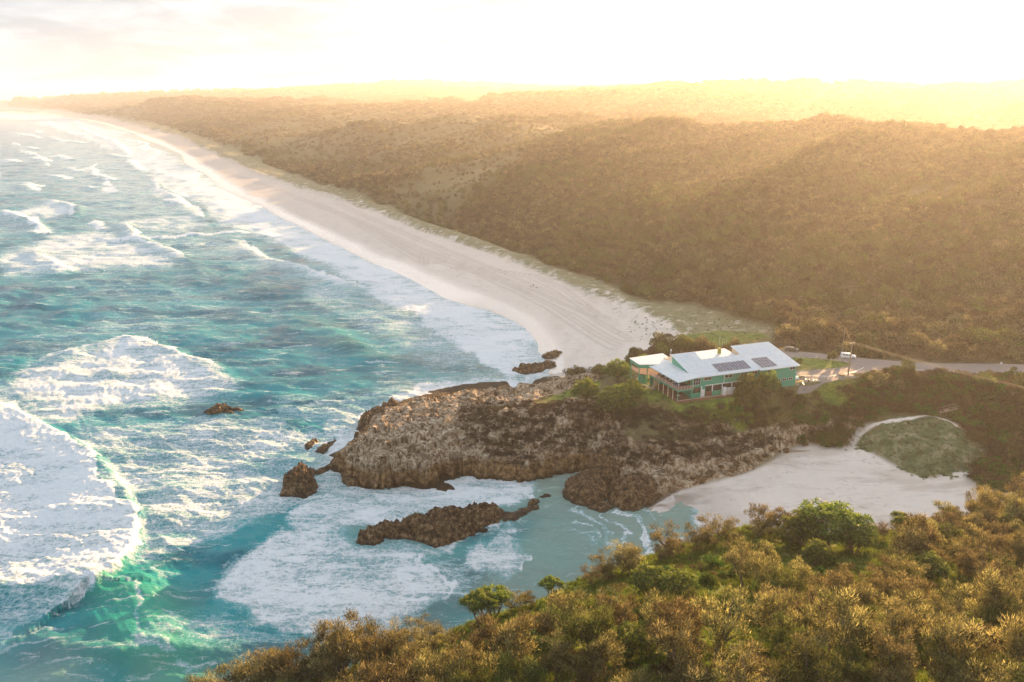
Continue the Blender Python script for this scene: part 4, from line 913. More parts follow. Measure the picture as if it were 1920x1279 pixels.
m = MB(); m.box(-5.0, -.1, -1.1, 12.8, -.35, .03); m.box(-5, 22.4, -1.6, -1.15, -.35, 0.0); m.box(0, 35, -1.15, -.02, -.35, -.02); cb('terrace_floor', m, M_DECK)
m = MB()
for k in range(9): m.box(-7.6+.28*k, -7.3+.28*k+.02, 9.4, 10.8, 0+.38*k*.9, .12+.38*k*.9)
cb('stairs', m, M_TIMB); m = MB(); m.tube([(-7.7, 9.3, 1.0), (-5.2, 9.3, 4.2)], .07, 6); m.tube([(-7.7, 9.3, 0), (-7.7, 9.3, 1.0)], .06, 6); cb('handrail', m, M_ORNG)
m = MB(); m.tube([(-.5, 11.6, 6.9), (-.5, 11.6, 10.9)], .06, 6); ant = cb('antenna_mast', m, M_WHITE); m = MB(); m.lathe([(.05, 0), (.22, .1), (.22, .5), (.05, .6)], 8, c=(-.5, 11.6, 10.9)); m.build('antenna_head', M_WHITE, ant)
m = MB(); m.box(17.2, 18.0, 13.0, 13.8, 7.7, 9.3); m.box(17.1, 18.1, 12.9, 13.9, 9.3, 9.42); cb('roof_vent', m, M_LEAFY)
# water tanks, fence, deck furniture
def bl(u, w_, z=0): v = Matrix.Rotation(BA, 3, 'Z') @ Vector((u, w_, z)); return (BO[0]+v.x, BO[1]+v.y, BO[2]+v.z)
for u, rd, hh_, lb in ((10.6, .75, 2.5, 'largest white water tank, first of four against the green wall'), (12.0, .42, 2.3, 'slim white water tank beside the largest tank'), (12.95, .42, 2.3, 'slim white water tank, third of the four'), (13.9, .42, 2.3, 'slim white water tank nearest the tree')):
    t_ = empty('water_tank', bl(u, -.98), BA); tag(t_, lb, 'water tank', 'white tanks by the surf club wall')
    m = MB(); m.lathe([(rd*.96, 0), (rd, .08)]+[(rd*(1 if k % 2 else .97), .08+k*(hh_-.3)/8) for k in range(1, 8)]+[(rd, hh_-.2), (rd*.6, hh_-.02), (.05, hh_)], 20); m.build('tank_body', M_TANK, t_, smooth=True)
    m = MB(); m.lathe([(.16, hh_-.03), (.16, hh_+.06), (.02, hh_+.07)], 10); m.build('lid', M_DARKIN, t_)
fen = empty('rail_fence', bl(-5.2, -2.0), BA); tag(fen, 'low red and white timber rail fence along the terrace edge', 'fence')
m = MB()
for z_, mm_ in ((.2, 0), (.45, 0), (.72, 0), (1.0, 1)): m.box(.1, 27.8, -.03, .03, z_-.05-.35, z_+.05-.35, mm_); m.box(-.04, .04, .1, .9, z_-.06-.35, z_+.04-.35, mm_)
m.build('rail', [M_REDW, M_CREAM], fen)
for k in range(15): m = MB(); m.box(k*2-.06, k*2+.06, .035, .13, -.75, .72); m.build('post', M_REDW, fen)
def table(u, w_, z=zf, lb=''):
    t_ = empty('cafe_table', bl(u, w_, z), BA+random.random()*.2); tag(t_, lb, 'table', 'tables on the club deck'); m = MB(); m.box(-.45, .45, -.4, .4, .72, .76); m.build('table_top', M_CLOTHW, t_)
    for sx in (-.36, .36):
        for sy in (-.32, .32): m = MB(); m.tube([(sx, sy, 0), (sx, sy, .72)], .03, 5); m.build('leg', M_DARKIN, t_)
def chair(u, w_, rz, z=zf, mat=None, lb=''):
    t_ = empty('chair', bl(u, w_, z), BA+rz); tag(t_, lb, 'chair', 'chairs on the club deck'); m = MB(); m.box(-.22, .22, -.22, .22, .42, .46); m.build('seat', mat or M_DARKIN, t_)
    m = MB(); m.box(-.22, .22, .2, .24, .46, .9); m.build('backrest', mat or M_DARKIN, t_)
    for sx in (-.19, .19):
        for sy in (-.19, .19): m = MB(); m.tube([(sx, sy, 0), (sx, sy, .42)], .02, 4); m.build('leg', M_DARKIN, t_)
for k, w_ in enumerate((1.0, 3.2, 5.6, 8.0, 10.4)):
    nm = ['nearest the front corner', 'second from the front corner', 'in the middle of the row', 'fourth from the front corner', 'farthest back by the curved fascia'][k]
    table(-3.9, w_, lb='white topped table on the deck, '+nm)
    for du, rz in ((-.0, 0), (0, math.pi)): chair(-3.9, w_+(.75 if rz == 0 else -.75), rz, mat=M_BLUE if k == 0 else None, lb='chair at the deck table '+nm+(', beach side' if rz == 0 else ', cove side'))
table(-3.2, 1.5, .03, 'white table on the terrace under the deck corner')
ben = empty('bench', px_ground(1218, 729), R(-52)); tag(ben, 'grey slab bench on the lawn below the deck', 'bench'); m = MB(); m.box(-2.2, 2.2, -.35, .35, .38, .48); m.build('seat', M_CONC, ben)
for sx in (-1.7, 1.7): m = MB(); m.box(sx-.12, sx+.12, -.3, .3, 0, .38); m.build('leg', M_CONC, ben)

# ------------------------------------------------------------------ people
def person(loc, rz, label, top=M_CLOTHD, legs=M_CLOTHD, stride=.16, h=1.72, sit=False):
    k = h/1.72; t_ = empty('person', loc, rz); tag(t_, label, 'person')
    sk = [(0, 0, .93), (0, 0, 1.18), (0, .01, 1.40), (0, 0, 1.50), (0, -.02, 1.63), (.09, 0, .90), (.10, -stride, .50), (.10, -stride*.9, .08), (.10, -stride-.16, .03), (-.09, 0, .90), (-.10, stride, .50), (-.10, stride*1.5, .09), (-.10, stride*1.4-.15, .03),
          (.19, 0, 1.40), (.24, .06, 1.13), (.25, -.05, .90), (-.19, 0, 1.40), (-.24, -.06, 1.13), (-.25, -.12, .90), (.25, -.08, .80), (-.25, -.16, .80)]
    if sit: sk[6] = (.1, -.42, .90); sk[7] = (.1, -.45, .48); sk[8] = (.1, -.6, .45); sk[10] = (-.1, -.42, .90); sk[11] = (-.1, -.45, .48); sk[12] = (-.1, -.6, .45)
    ed = [(0, 1), (1, 2), (2, 3), (3, 4), (0, 5), (5, 6), (6, 7), (7, 8), (0, 9), (9, 10), (10, 11), (11, 12), (2, 13), (13, 14), (14, 15), (2, 16), (16, 17), (17, 18), (15, 19), (18, 20)]
    rads = [.15, .13, .15, .055, .10, .085, .065, .042, .04, .085, .065, .042, .04, .06, .045, .035, .06, .045, .035, .035, .035]
    me = bpy.data.meshes.new('body'); me.from_pydata([(a*k, b_*k, (c-(.45 if sit else 0))*k) for a, b_, c in sk], ed, []); o = bpy.data.objects.new('body', me); C.objects.link(o); o.parent = t_
    s = o.modifiers.new('skin', 'SKIN'); sv = me.skin_vertices[0].data
    for i, r_ in enumerate(rads): sv[i].radius = (r_*k, r_*k)
    sv[0].use_root = True; sb = o.modifiers.new('sub', 'SUBSURF'); sb.levels = 1; sb.render_levels = 1
    q = NT('figure'); z_ = q.n('ShaderNodeSeparateXYZ', Vector=q.n('ShaderNodeTexCoord').outputs['Object']).outputs['Z']
    c1 = top.node_tree.nodes.get('Principled BSDF'); 
    cols = {M_CLOTHD: (.03, .03, .035), M_CLOTHW: (.72, .72, .72), M_BLUE: (.10, .16, .42), M_REDW: (.34, .1, .08)}
    dz = .45 if sit else 0
    cc = q.mix(q.rng(z_, (.93-dz)*k, (.95-dz)*k), cols[legs], cols[top]); cc = q.mix(q.rng(z_, (1.46-dz)*k, (1.49-dz)*k), cc, (.42, .25, .17)); me.materials.append(q.end(q.bsdf(Base_Color=cc, Roughness=.85)))
    hm_ = MB(); bmx = bmesh.new(); bmesh.ops.create_icosphere(bmx, subdivisions=2, radius=.115*k)
    me2 = bpy.data.meshes.new('hair'); 
    for v_ in bmx.verts: v_.co = (v_.co.x*.95, v_.co.y*1.05+.02*k, v_.co.z*.9+(1.675-dz)*k)
    bmx.to_mesh(me2); bmx.free(); me2.materials.append(M_CLOTHD); ho_ = bpy.data.objects.new('hair', me2); C.objects.link(ho_); ho_.parent = t_
    return t_
person(bl(-4.3, 2.2, zf), R(60), 'person in a white shirt standing at the deck railing', M_CLOTHW, M_BLUE, .03)
person(bl(-3.9, 4.6, zf), R(200), 'person in dark clothes standing between the deck tables', M_CLOTHD, M_CLOTHD, .03)
person(bl(-3.2, 9.2, zf), R(120), 'person in dark clothes standing near the back of the deck', M_CLOTHD, M_CLOTHD, .03)
person(bl(-4.4, .3, zf), R(-30), 'person in a blue shirt at the front corner of the deck', M_BLUE, M_CLOTHD, .03)
pb = px_ground(1000, 538); person(pb, R(110), 'walker in dark clothes with two dogs on the long beach', M_CLOTHD, M_CLOTHD, .2)
pq = px_ground(1612, 812); person(pq, R(-120), 'walker in a white top on the sandy track beside the dune', M_CLOTHW, M_REDW, .2)
def dog(loc, rz, label):
    t_ = empty('dog', loc, rz); tag(t_, label, 'dog', 'dogs with the beach walker')
    sk = [(0, .30, .52), (0, 0, .50), (0, -.32, .55), (0, -.50, .72), (0, -.66, .70), (0, -.80, .66), (.09, -.32, .34), (.09, -.30, .03), (-.09, -.32, .34), (-.09, -.38, .03), (.09, .30, .32), (.09, .40, .22), (.09, .34, .03), (-.09, .30, .32), (-.09, .42, .22), (-.09, .30, .03), (0, .45, .60), (0, .66, .68)]
    ed = [(0, 1), (1, 2), (2, 3), (3, 4), (4, 5), (2, 6), (6, 7), (2, 8), (8, 9), (0, 10), (10, 11), (11, 12), (0, 13), (13, 14), (14, 15), (0, 16), (16, 17)]
    rads = [.12, .12, .15, .08, .09, .045, .05, .03, .05, .03, .065, .04, .03, .065, .04, .03, .03, .015]
    me = bpy.data.meshes.new('body'); me.from_pydata(sk, ed, []); o = bpy.data.objects.new('body', me); C.objects.link(o); o.parent = t_; o.modifiers.new('skin', 'SKIN'); sv = me.skin_vertices[0].data
    for i, r_ in enumerate(rads): sv[i].radius = (r_, r_)
    sv[1].use_root = True; sb = o.modifiers.new('sub', 'SUBSURF'); sb.levels = 1; sb.render_levels = 1; me.materials.append(M_DECK)
    for sx in (-.05, .05): m = MB(); m.hexa([(sx-.03, -.62, .74), (sx+.03, -.62, .74), (sx-.03, -.58, .74), (sx+.03, -.58, .74), (sx-.01, -.61, .84), (sx+.01, -.61, .84), (sx-.01, -.59, .84), (sx+.01, -.59, .84)]); m.build('ear', M_DECK, t_)
p1_ = px_ground(995, 539); dog(p1_, R(90), 'brown dog on the left of the beach walker'); p2_ = px_ground(1006, 541); dog(p2_, R(60), 'brown dog on the right of the beach walker')

# ------------------------------------------------------------------ vehicles
def car(loc, rz, label, paint, kind='wagon', cat='car'):
    t_ = empty('parked_car', loc, rz); tag(t_, label, cat)
    L_ = 2.35; W_ = .9
    prof = [(-L_, .35), (-L_, .85), (-L_+.1, 1.0), (-1.15, 1.05), (-.62, 1.62), (1.9 if kind != 'ute' else .6, 1.68), (L_-.05, 1.1), (L_, .9), (L_, .35)]
    if kind == 'ute': prof = [(-L_, .35), (-L_, .9), (-L_+.1, 1.05), (-1.2, 1.1), (-.7, 1.68), (.45, 1.72), (.6, 1.80), (L_-.05, 1.80), (L_, 1.1), (L_, .35)]
    m = MB(); n = len(prof)
    def wd(z): return W_ if z < 1.06 else W_-.17*(z-1.0)/.7
    a = [(x, -wd(z), z) for x, z in prof]; b_ = [(x, wd(z), z) for x, z in prof]; m.poly(a); m.poly(b_[::-1])
    for i in range(n): j = (i+1) % n; m.poly([a[i], b_[i], b_[j], a[j]])
    bd = m.build('body', paint, t_, bevel=.05)
    g_ = MB(); 
    for s in (-1, 1):
        for x0, x1 in ((-.72, .12), (.22, 1.05), (1.15, 1.85)):
            y0 = s*(W_-.035); y1 = s*(W_-.125); g_.quad((x0-.1 if x0 < 0 else x0, y0+s*.012, 1.12), (x1, y0+s*.012, 1.12), (x1, y1+s*.012, 1.52), (x0+.1, y1+s*.012, 1.52))
    g_.quad((-1.11, -.78, 1.12), (-1.11, .78, 1.12), (-.70, .70, 1.56), (-.70, -.70, 1.56)); xr = L_-.02 if kind == 'ute' else 2.02
    g_.quad((2.26 if kind != 'ute' else 2.365, -.74, 1.2), (2.26 if kind != 'ute' else 2.365, .74, 1.2), (2.03 if kind != 'ute' else 2.345, .68, 1.55), (2.03 if kind != 'ute' else 2.345, -.68, 1.55)); g_.build('windows', M_GLASS, t_)
    for x_ in (-1.45, 1.4):
        for s in (-1, 1):
            w_ = MB(); w_.tube([(x_, s*(W_-.16), .36), (x_, s*(W_+.03), .36)], .36, 16); wh = w_.build('wheel', M_TYRE, t_); r_ = MB(); r_.tube([(x_, s*(W_+.02), .36), (x_, s*(W_+.045), .36)], .2, 12); r_.build('rim', M_RIM, wh)
    for s in (-1, 1): h_ = MB(); h_.box(-L_-.02, -L_+.03, s*.7-.16, s*.7+.16, .68, .84); h_.build('headlight', M_WHITE, t_); h_ = MB(); h_.box(L_-.03, L_+.02, s*.76-.1, s*.76+.1, .75, .98); h_.build('tail_light', M_REDW, t_)
    return t_
def gz(px, py, z):
    x_, y_, _ = at(px, py, z); return (x_, y_, ground(x_, y_)+.1)
car(gz(1590, 671, 16.9), R(168), 'white four wheel drive with canopy parked by the trees beyond the grass island', M_CARW, 'ute')
car(gz(1484, 658, 16.3), R(172), 'dark wagon parked against the bush at the left of the car park', M_CARD)
car(gz(1908, 713, 18.3), R(70), 'white hatchback driving away near the right edge of the road', M_CARW)
car(gz(1399, 650, 15.6), R(20), 'pale car whose roof shows left behind the club wing roof', M_CARW)
car(gz(1428, 650, 15.8), R(15), 'pale car whose roof shows right behind the club wing roof', M_CARW)
car(bl(37.6, 3.2, .8), R(100), 'white car parked tight against the right wall of the club', M_CARW)
tr = empty('boat_trailer', gz(1521, 713, 17), R(-25)); tag(tr, 'empty metal boat trailer on the road edge right of the club', 'trailer'); m = MB()
for s in (-.7, .7): m.tube([(-1.8, s, .45), (1.3, s, .45), (2.4, 0, .45)], .05, 5)
for x_ in (-1.6, -.5, .7): m.tube([(x_, -.7, .45), (x_, .7, .45)], .04, 5)
m.tube([(-1.7, -.5, .5), (-1.7, -.5, 1.3)], .04, 5); m.build('frame', M_RIM, tr)
for s in (-.85, .85): m = MB(); m.tube([(-.6, s-.08, .3), (-.6, s+.08, .3)], .3, 12); m.build('wheel', M_TYRE, tr)
for k, (a, b_, mt_, lb) in enumerate(((1500, 713, M_YEL, 'yellow rescue board stacked beside the club end wall'), (1506, 717, M_CREAM, 'cream rescue board leaning by the yellow one'))):
    t_ = MB(); 
    for i in range(9): pass
    t_.tube([(-1.5, 0, .25), (-1.2, 0, .25), (0, 0, .22), (1.2, 0, .28), (1.55, 0, .38)], [.05, .24, .32, .24, .04], 10); o = t_.build('rescue_board', mt_); o.scale = (1, 1, .5); o.location = gz(a, b_, 16.9); o.rotation_euler = (.3, 0, R(20+60*k)); tag(o, lb, 'rescue board')
bn = empty('rubbish_tub', gz(1577, 712, 17)); tag(bn, 'round grey rubbish tub with dark mouth on the road verge', 'bin'); m = MB(); m.lathe([(.75, 0), (.85, .1), (1.0, 1.5), (1.02, 1.6)], 20); m.build('tub', M_CONC, bn); m = MB(); m.lathe([(1.06, 1.55), (1.08, 1.75), (.8, 1.78), (.78, 1.66)], 20); m.build('rim', M_DARKIN, bn)
# poles and wires
def pole(px, py, z, H, label, arm=True):
    x_, y_, _ = at(px, py, z); gzv = ground(x_, y_); t_ = empty('power_pole', (x_, y_, gzv)); tag(t_, label, 'power pole'); m = MB(); m.tube([(0, 0, -.3), (0, 0, H)], [.24, .17], 8); m.build('pole', M_POLE, t_)
    if arm: m = MB(); m.tube([(-1.0, -.5, H-.35), (1.0, .5, H-.35)], .09, 6); m.build('crossarm', M_CREAM, t_); 
    if arm:
        for s in (-.9, -.35, .35, .9): m = MB(); m.lathe([(.05, 0), (.09, .08), (.05, .2)], 8, c=(s, s*.5, H-.26)); m.build('insulator', M_WHITE, t_)
    return (x_, y_, gzv+H), t_
tp, _ = pole(1590, 704, 17.1, 10.8, 'timber power pole with bright crossarm beside the rubbish tub')
lp_, lo = pole(1578, 667, 16.9, 10.2, 'thin pole without a crossarm behind the white four wheel drive', False)
for c_ in lo.children: c_.scale = (.6, .6, 1)
far = at(2150, 775, 26); fx, fy = far[0], far[1]; fz_ = 26
p2t = empty('power_pole', (fx, fy, ground(fx, fy))); tag(p2t, 'timber power pole outside the right edge carrying the wires', 'power pole'); m = MB(); m.tube([(0, 0, -.3), (0, 0, fz_-ground(fx, fy)+.4)], [.17, .12], 8); m.build('pole', M_POLE, p2t)
for k, s in enumerate((-.9, -.35, .35, .9)):
    a = Vector((tp[0]+s, tp[1]+s*.5, tp[2]-.06)); b_ = Vector((fx+s*.4, fy+s*.9, fz_)); m = MB(); pts = [a.lerp(b_, i/24)-Vector((0, 0, 1.1*4*(i/24)*(1-i/24))) for i in range(25)]; m.tube(pts, .032, 4)
    o = m.build('power_wire', M_WIRE); tag(o, 'pale overhead power wire, %s on the crossarm counted from the left' % ('first', 'second', 'third', 'fourth')[k], 'wire', 'overhead wires from the pole')
m = MB(); a = Vector(tp); b_ = Vector(lp_); m.tube([a.lerp(b_, i/8)-Vector((0, 0, .5*4*(i/8)*(1-i/8))) for i in range(9)], .02, 4); tag(m.build('power_wire', M_WIRE), 'short wire linking the crossarm pole to the thin pole', 'wire')
# signs, posts, flagpoles
for px, py, z, lb in ((1634, 672, 17.2, 'white square sign on a post beside the road right of the white vehicle'), (1875, 692, 18.4, 'small white sign on the far road verge near the right edge'), (1452, 645, 15.9, 'small white sign against the bush behind the club wing'), (1580, 680, 17, 'white leaning marker sign on the tip of the grass island')):
    x_, y_, zz_ = px_ground(px, py); t_ = empty('road_sign', (x_, y_, zz_), R(8)); tag(t_, lb, 'sign'); m = MB(); m.tube([(0, 0, 0), (0, 0, 2.2)], .05, 6); m.build('post', M_POLE, t_); m = MB(); m.box(-.32, .32, -.09, -.055, 1.6, 2.3); m.build('sign_panel', M_WHITE, t_)
for k, (px, py) in enumerate(((1348, 655), (1354, 656), (1361, 656))):
    x_, y_, zz_ = px_ground(px, py); m = MB(); m.tube([(0, 0, 0), (0, 0, 4.6-.3*k)], [.07, .05], 6); o = m.build('flagpole', M_WHITE); o.location = (x_, y_, zz_); tag(o, ['leftmost', 'middle', 'rightmost'][k]+' of three bare white flagpoles behind the flat roof', 'flagpole', 'flagpoles behind the club')
bm0 = None
q_ = dens(ISLE+[ISLE[0]], 4)
for a in range(len(q_)-1):
    x_, y_ = q_[a][0]*.994+ISLE[4][0]*.003+ISLE[8][0]*.003, q_[a][1]*.994+ISLE[4][1]*.003+ISLE[8][1]*.003
    if bm0 is None: m = MB(); m.lathe([(.11, -.2), (.11, .75), (.06, .82)], 7); bm0 = m.build('bollard', M_TIMB); o = bm0
    else: o = bm0.copy(); C.objects.link(o)
    o.location = (x_, y_, ground(x_, y_)); tag(o, 'short timber bollard on the rim of the grass island', 'bollard', 'bollards round the grass island')
# boardwalks and driftwood
def boardwalk(p, q2, w_, label):
    a, b_ = Vector(p), Vector(q2); t_ = empty('boardwalk', p, math.atan2(b_.y-a.y, b_.x-a.x)); tag(t_, label, 'boardwalk'); n = (b_-a).length; dz = b_.z-a.z; m = MB(); N = int(n/.35)
    for i in range(N): m.box(i*.35, i*.35+.32, -w_/2, w_/2, .5+dz*i/N, .56+dz*i/N)
    m.build('deck', M_TIMB, t_); m = MB()
    for s in (-w_/2, w_/2): m.tube([(0, s, 1.5), (n, s, 1.5+dz)], .05, 4)
    m.build('handrail', M_TIMB, t_)
    for i in range(int(n/1.8)+1):
        for s in (-w_/2, w_/2): m = MB(); m.tube([(i*1.8, s, -1.2), (i*1.8, s, 1.5+dz*i*1.8/n)], .06, 4); m.build('post', M_TIMB, t_)
a = at(1760, 776, 12.3); b_ = at(1793, 768, 13.4); boardwalk(a, b_, 1.5, 'short grey timber footbridge above the dune track')
a = at(1893, 742, 17.2); b_ = at(1912, 744, 17.2); boardwalk(a, b_, 2.4, 'grey timber lookout platform at the right edge below the road')
x_, y_, z_ = px_ground(1500, 848); m = MB(); m.tube([(-3.3, 0, .25), (-1.5, .15, .3), (.8, -.1, .28), (2.4, .1, .25), (3.3, .25, .2)], [.28, .26, .22, .18, .1], 8); m.tube([(-1, .1, .3), (-1.4, .8, .7)], [.1, .05], 6)
o = m.build('driftwood_log', M_TIMB, smooth=True); o.location = (x_, y_, z_); o.rotation_euler = (0, 0, R(-3)); tag(o, 'long grey driftwood log lying on the sand under the cliff', 'driftwood')
m = MB(); P_ = [at(*p) for p in ((1222, 756, 15.2), (1240, 763, 15.2), (1262, 769, 15.2), (1275, 771, 15.2))]
for k in range(3):
    a, b_ = P_[k], P_[k+1]; za, zb = ground(*a[:2]), ground(*b_[:2])
    m.hexa([(a[0], a[1], za-.8), (b_[0], b_[1], zb-.8), (a[0], a[1]+.3, za-.8), (b_[0], b_[1]+.3, zb-.8), (a[0], a[1], za+.35), (b_[0], b_[1], zb+.35), (a[0], a[1]+.3, za+.35), (b_[0], b_[1]+.3, zb+.35)])
tag(m.build('retaining_wall', M_DECK), 'low dark timber retaining wall along the lawn edge', 'wall')
# ------------------------------------------------------------------ vegetation
def leafmat(name, cols, trans=.45, var=.25, rough=.6):
    q = NT(name); oi = q.n('ShaderNodeObjectInfo'); a = q.attr('tone'); t = q.sep(a.outputs['Color'])
    c = q.ramp(t.outputs['Red'], [(0, cols[0]), (.5, cols[1]), (1, cols[2])])
    hs = q.n('ShaderNodeHueSaturation', Color=c, Saturation=1.0); q.set(hs.inputs['Hue'], q.math('ADD', .5, q.math('MULTIPLY', q.math('SUBTRACT', oi.outputs['Random'], .5), .045)))
    q.set(hs.inputs['Value'], q.math('ADD', 1-var, q.math('MULTIPLY', oi.outputs['Random'], 2*var)))
    d_ = q.n('ShaderNodeBsdfDiffuse', Color=hs.outputs[0]); tr_ = q.n('ShaderNodeBsdfTranslucent', Color=hs.outputs[0]); gl = q.n('ShaderNodeBsdfGlossy', Roughness=.45); gl.inputs['Color'].default_value = (.9, .9, .85, 1)
    m1 = q.n('ShaderNodeMixShader'); q.set(m1.inputs[0], trans); q.set(m1.inputs[1], d_.outputs[0]); q.set(m1.inputs[2], tr_.outputs[0])
    m2 = q.n('ShaderNodeMixShader'); q.set(m2.inputs[0], .03); q.set(m2.inputs[1], m1.outputs[0]); q.set(m2.inputs[2], gl.outputs[0])
    return q.end(m2)
L_CAS = leafmat('casuarina_needles', [(.020, .019, .008), (.135, .118, .042), (.48, .41, .155)], .55, .25)
L_OLV = leafmat('olive_needles', [(.022, .028, .007), (.075, .088, .020), (.20, .21, .05)], .5)
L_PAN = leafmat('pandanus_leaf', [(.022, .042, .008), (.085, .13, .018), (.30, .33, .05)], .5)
L_GRN = leafmat('bright_shrub_leaf', [(.02, .05, .008), (.055, .125, .012), (.14, .21, .022)], .45)
L_BRN = leafmat('heath_leaf', [(.03, .024, .010), (.085, .064, .025), (.18, .135, .05)], .4)
L_FOR = leafmat('coastal_forest_leaf', [(.018, .016, .009), (.11, .095, .045), (.40, .34, .17)], .48, .45)
L_FOG = leafmat('green_forest_leaf', [(.028, .036, .010), (.09, .11, .03), (.24, .25, .065)], .45, .4)
L_DED = leafmat('dead_scrub', [(.025, .016, .012), (.06, .04, .03), (.12, .085, .06)], .2)
L_GRS = leafmat('grass_blade', [(.05, .08, .010), (.12, .17, .02), (.26, .30, .05)], .5)
L_DUN = leafmat('dune_grass_blade', [(.09, .10, .045), (.19, .19, .10), (.32, .30, .18)], .4)
M_BARK = plain('grey_brown_bark', (.17, .125, .09), .9, 0, .3, 4, .03)
HID = bpy.data.collections.new('plant_sources')  # not linked: only the scatters read it

def unit(v): return v/np.maximum(np.linalg.norm(v, axis=1, keepdims=True), 1e-9)
def blades(P, Dv, ln, wd, tone, tri=True, rg_=None, droop=0):
    """leaf-sized faces: at P, along Dv; returns verts, faces, tones"""
    rg_ = rg_ or rng; n = len(P); Dv = unit(Dv); r_ = rg_.normal(size=(n, 3)); S = unit(np.cross(Dv, r_)); ln = np.asarray(ln)[:, None]; wd = np.asarray(wd)[:, None]
    a = P-S*wd*.5; b_ = P+S*wd*.5
    if tri:
        c = P+Dv*ln; V = np.stack([a, b_, c], 1).reshape(-1, 3); F = np.arange(n*3).reshape(n, 3); return V, F, np.repeat(tone, 3)
    m_ = P+Dv*ln*.5; c = P+Dv*ln-np.array([[0, 0, 1]])*droop*ln; V = np.stack([P, m_+S*wd*.5, c, m_-S*wd*.5], 1).reshape(-1, 3); F = np.arange(n*4).reshape(n, 4); return V, F, np.repeat(tone, 4)
def tone_attr(t): t = np.clip(t, 0, 1); return {'tone': np.stack([t, t, t, np.ones_like(t)], -1)}
def sphere_pts(n, rg_): return unit(rg_.normal(size=(n, 3)))

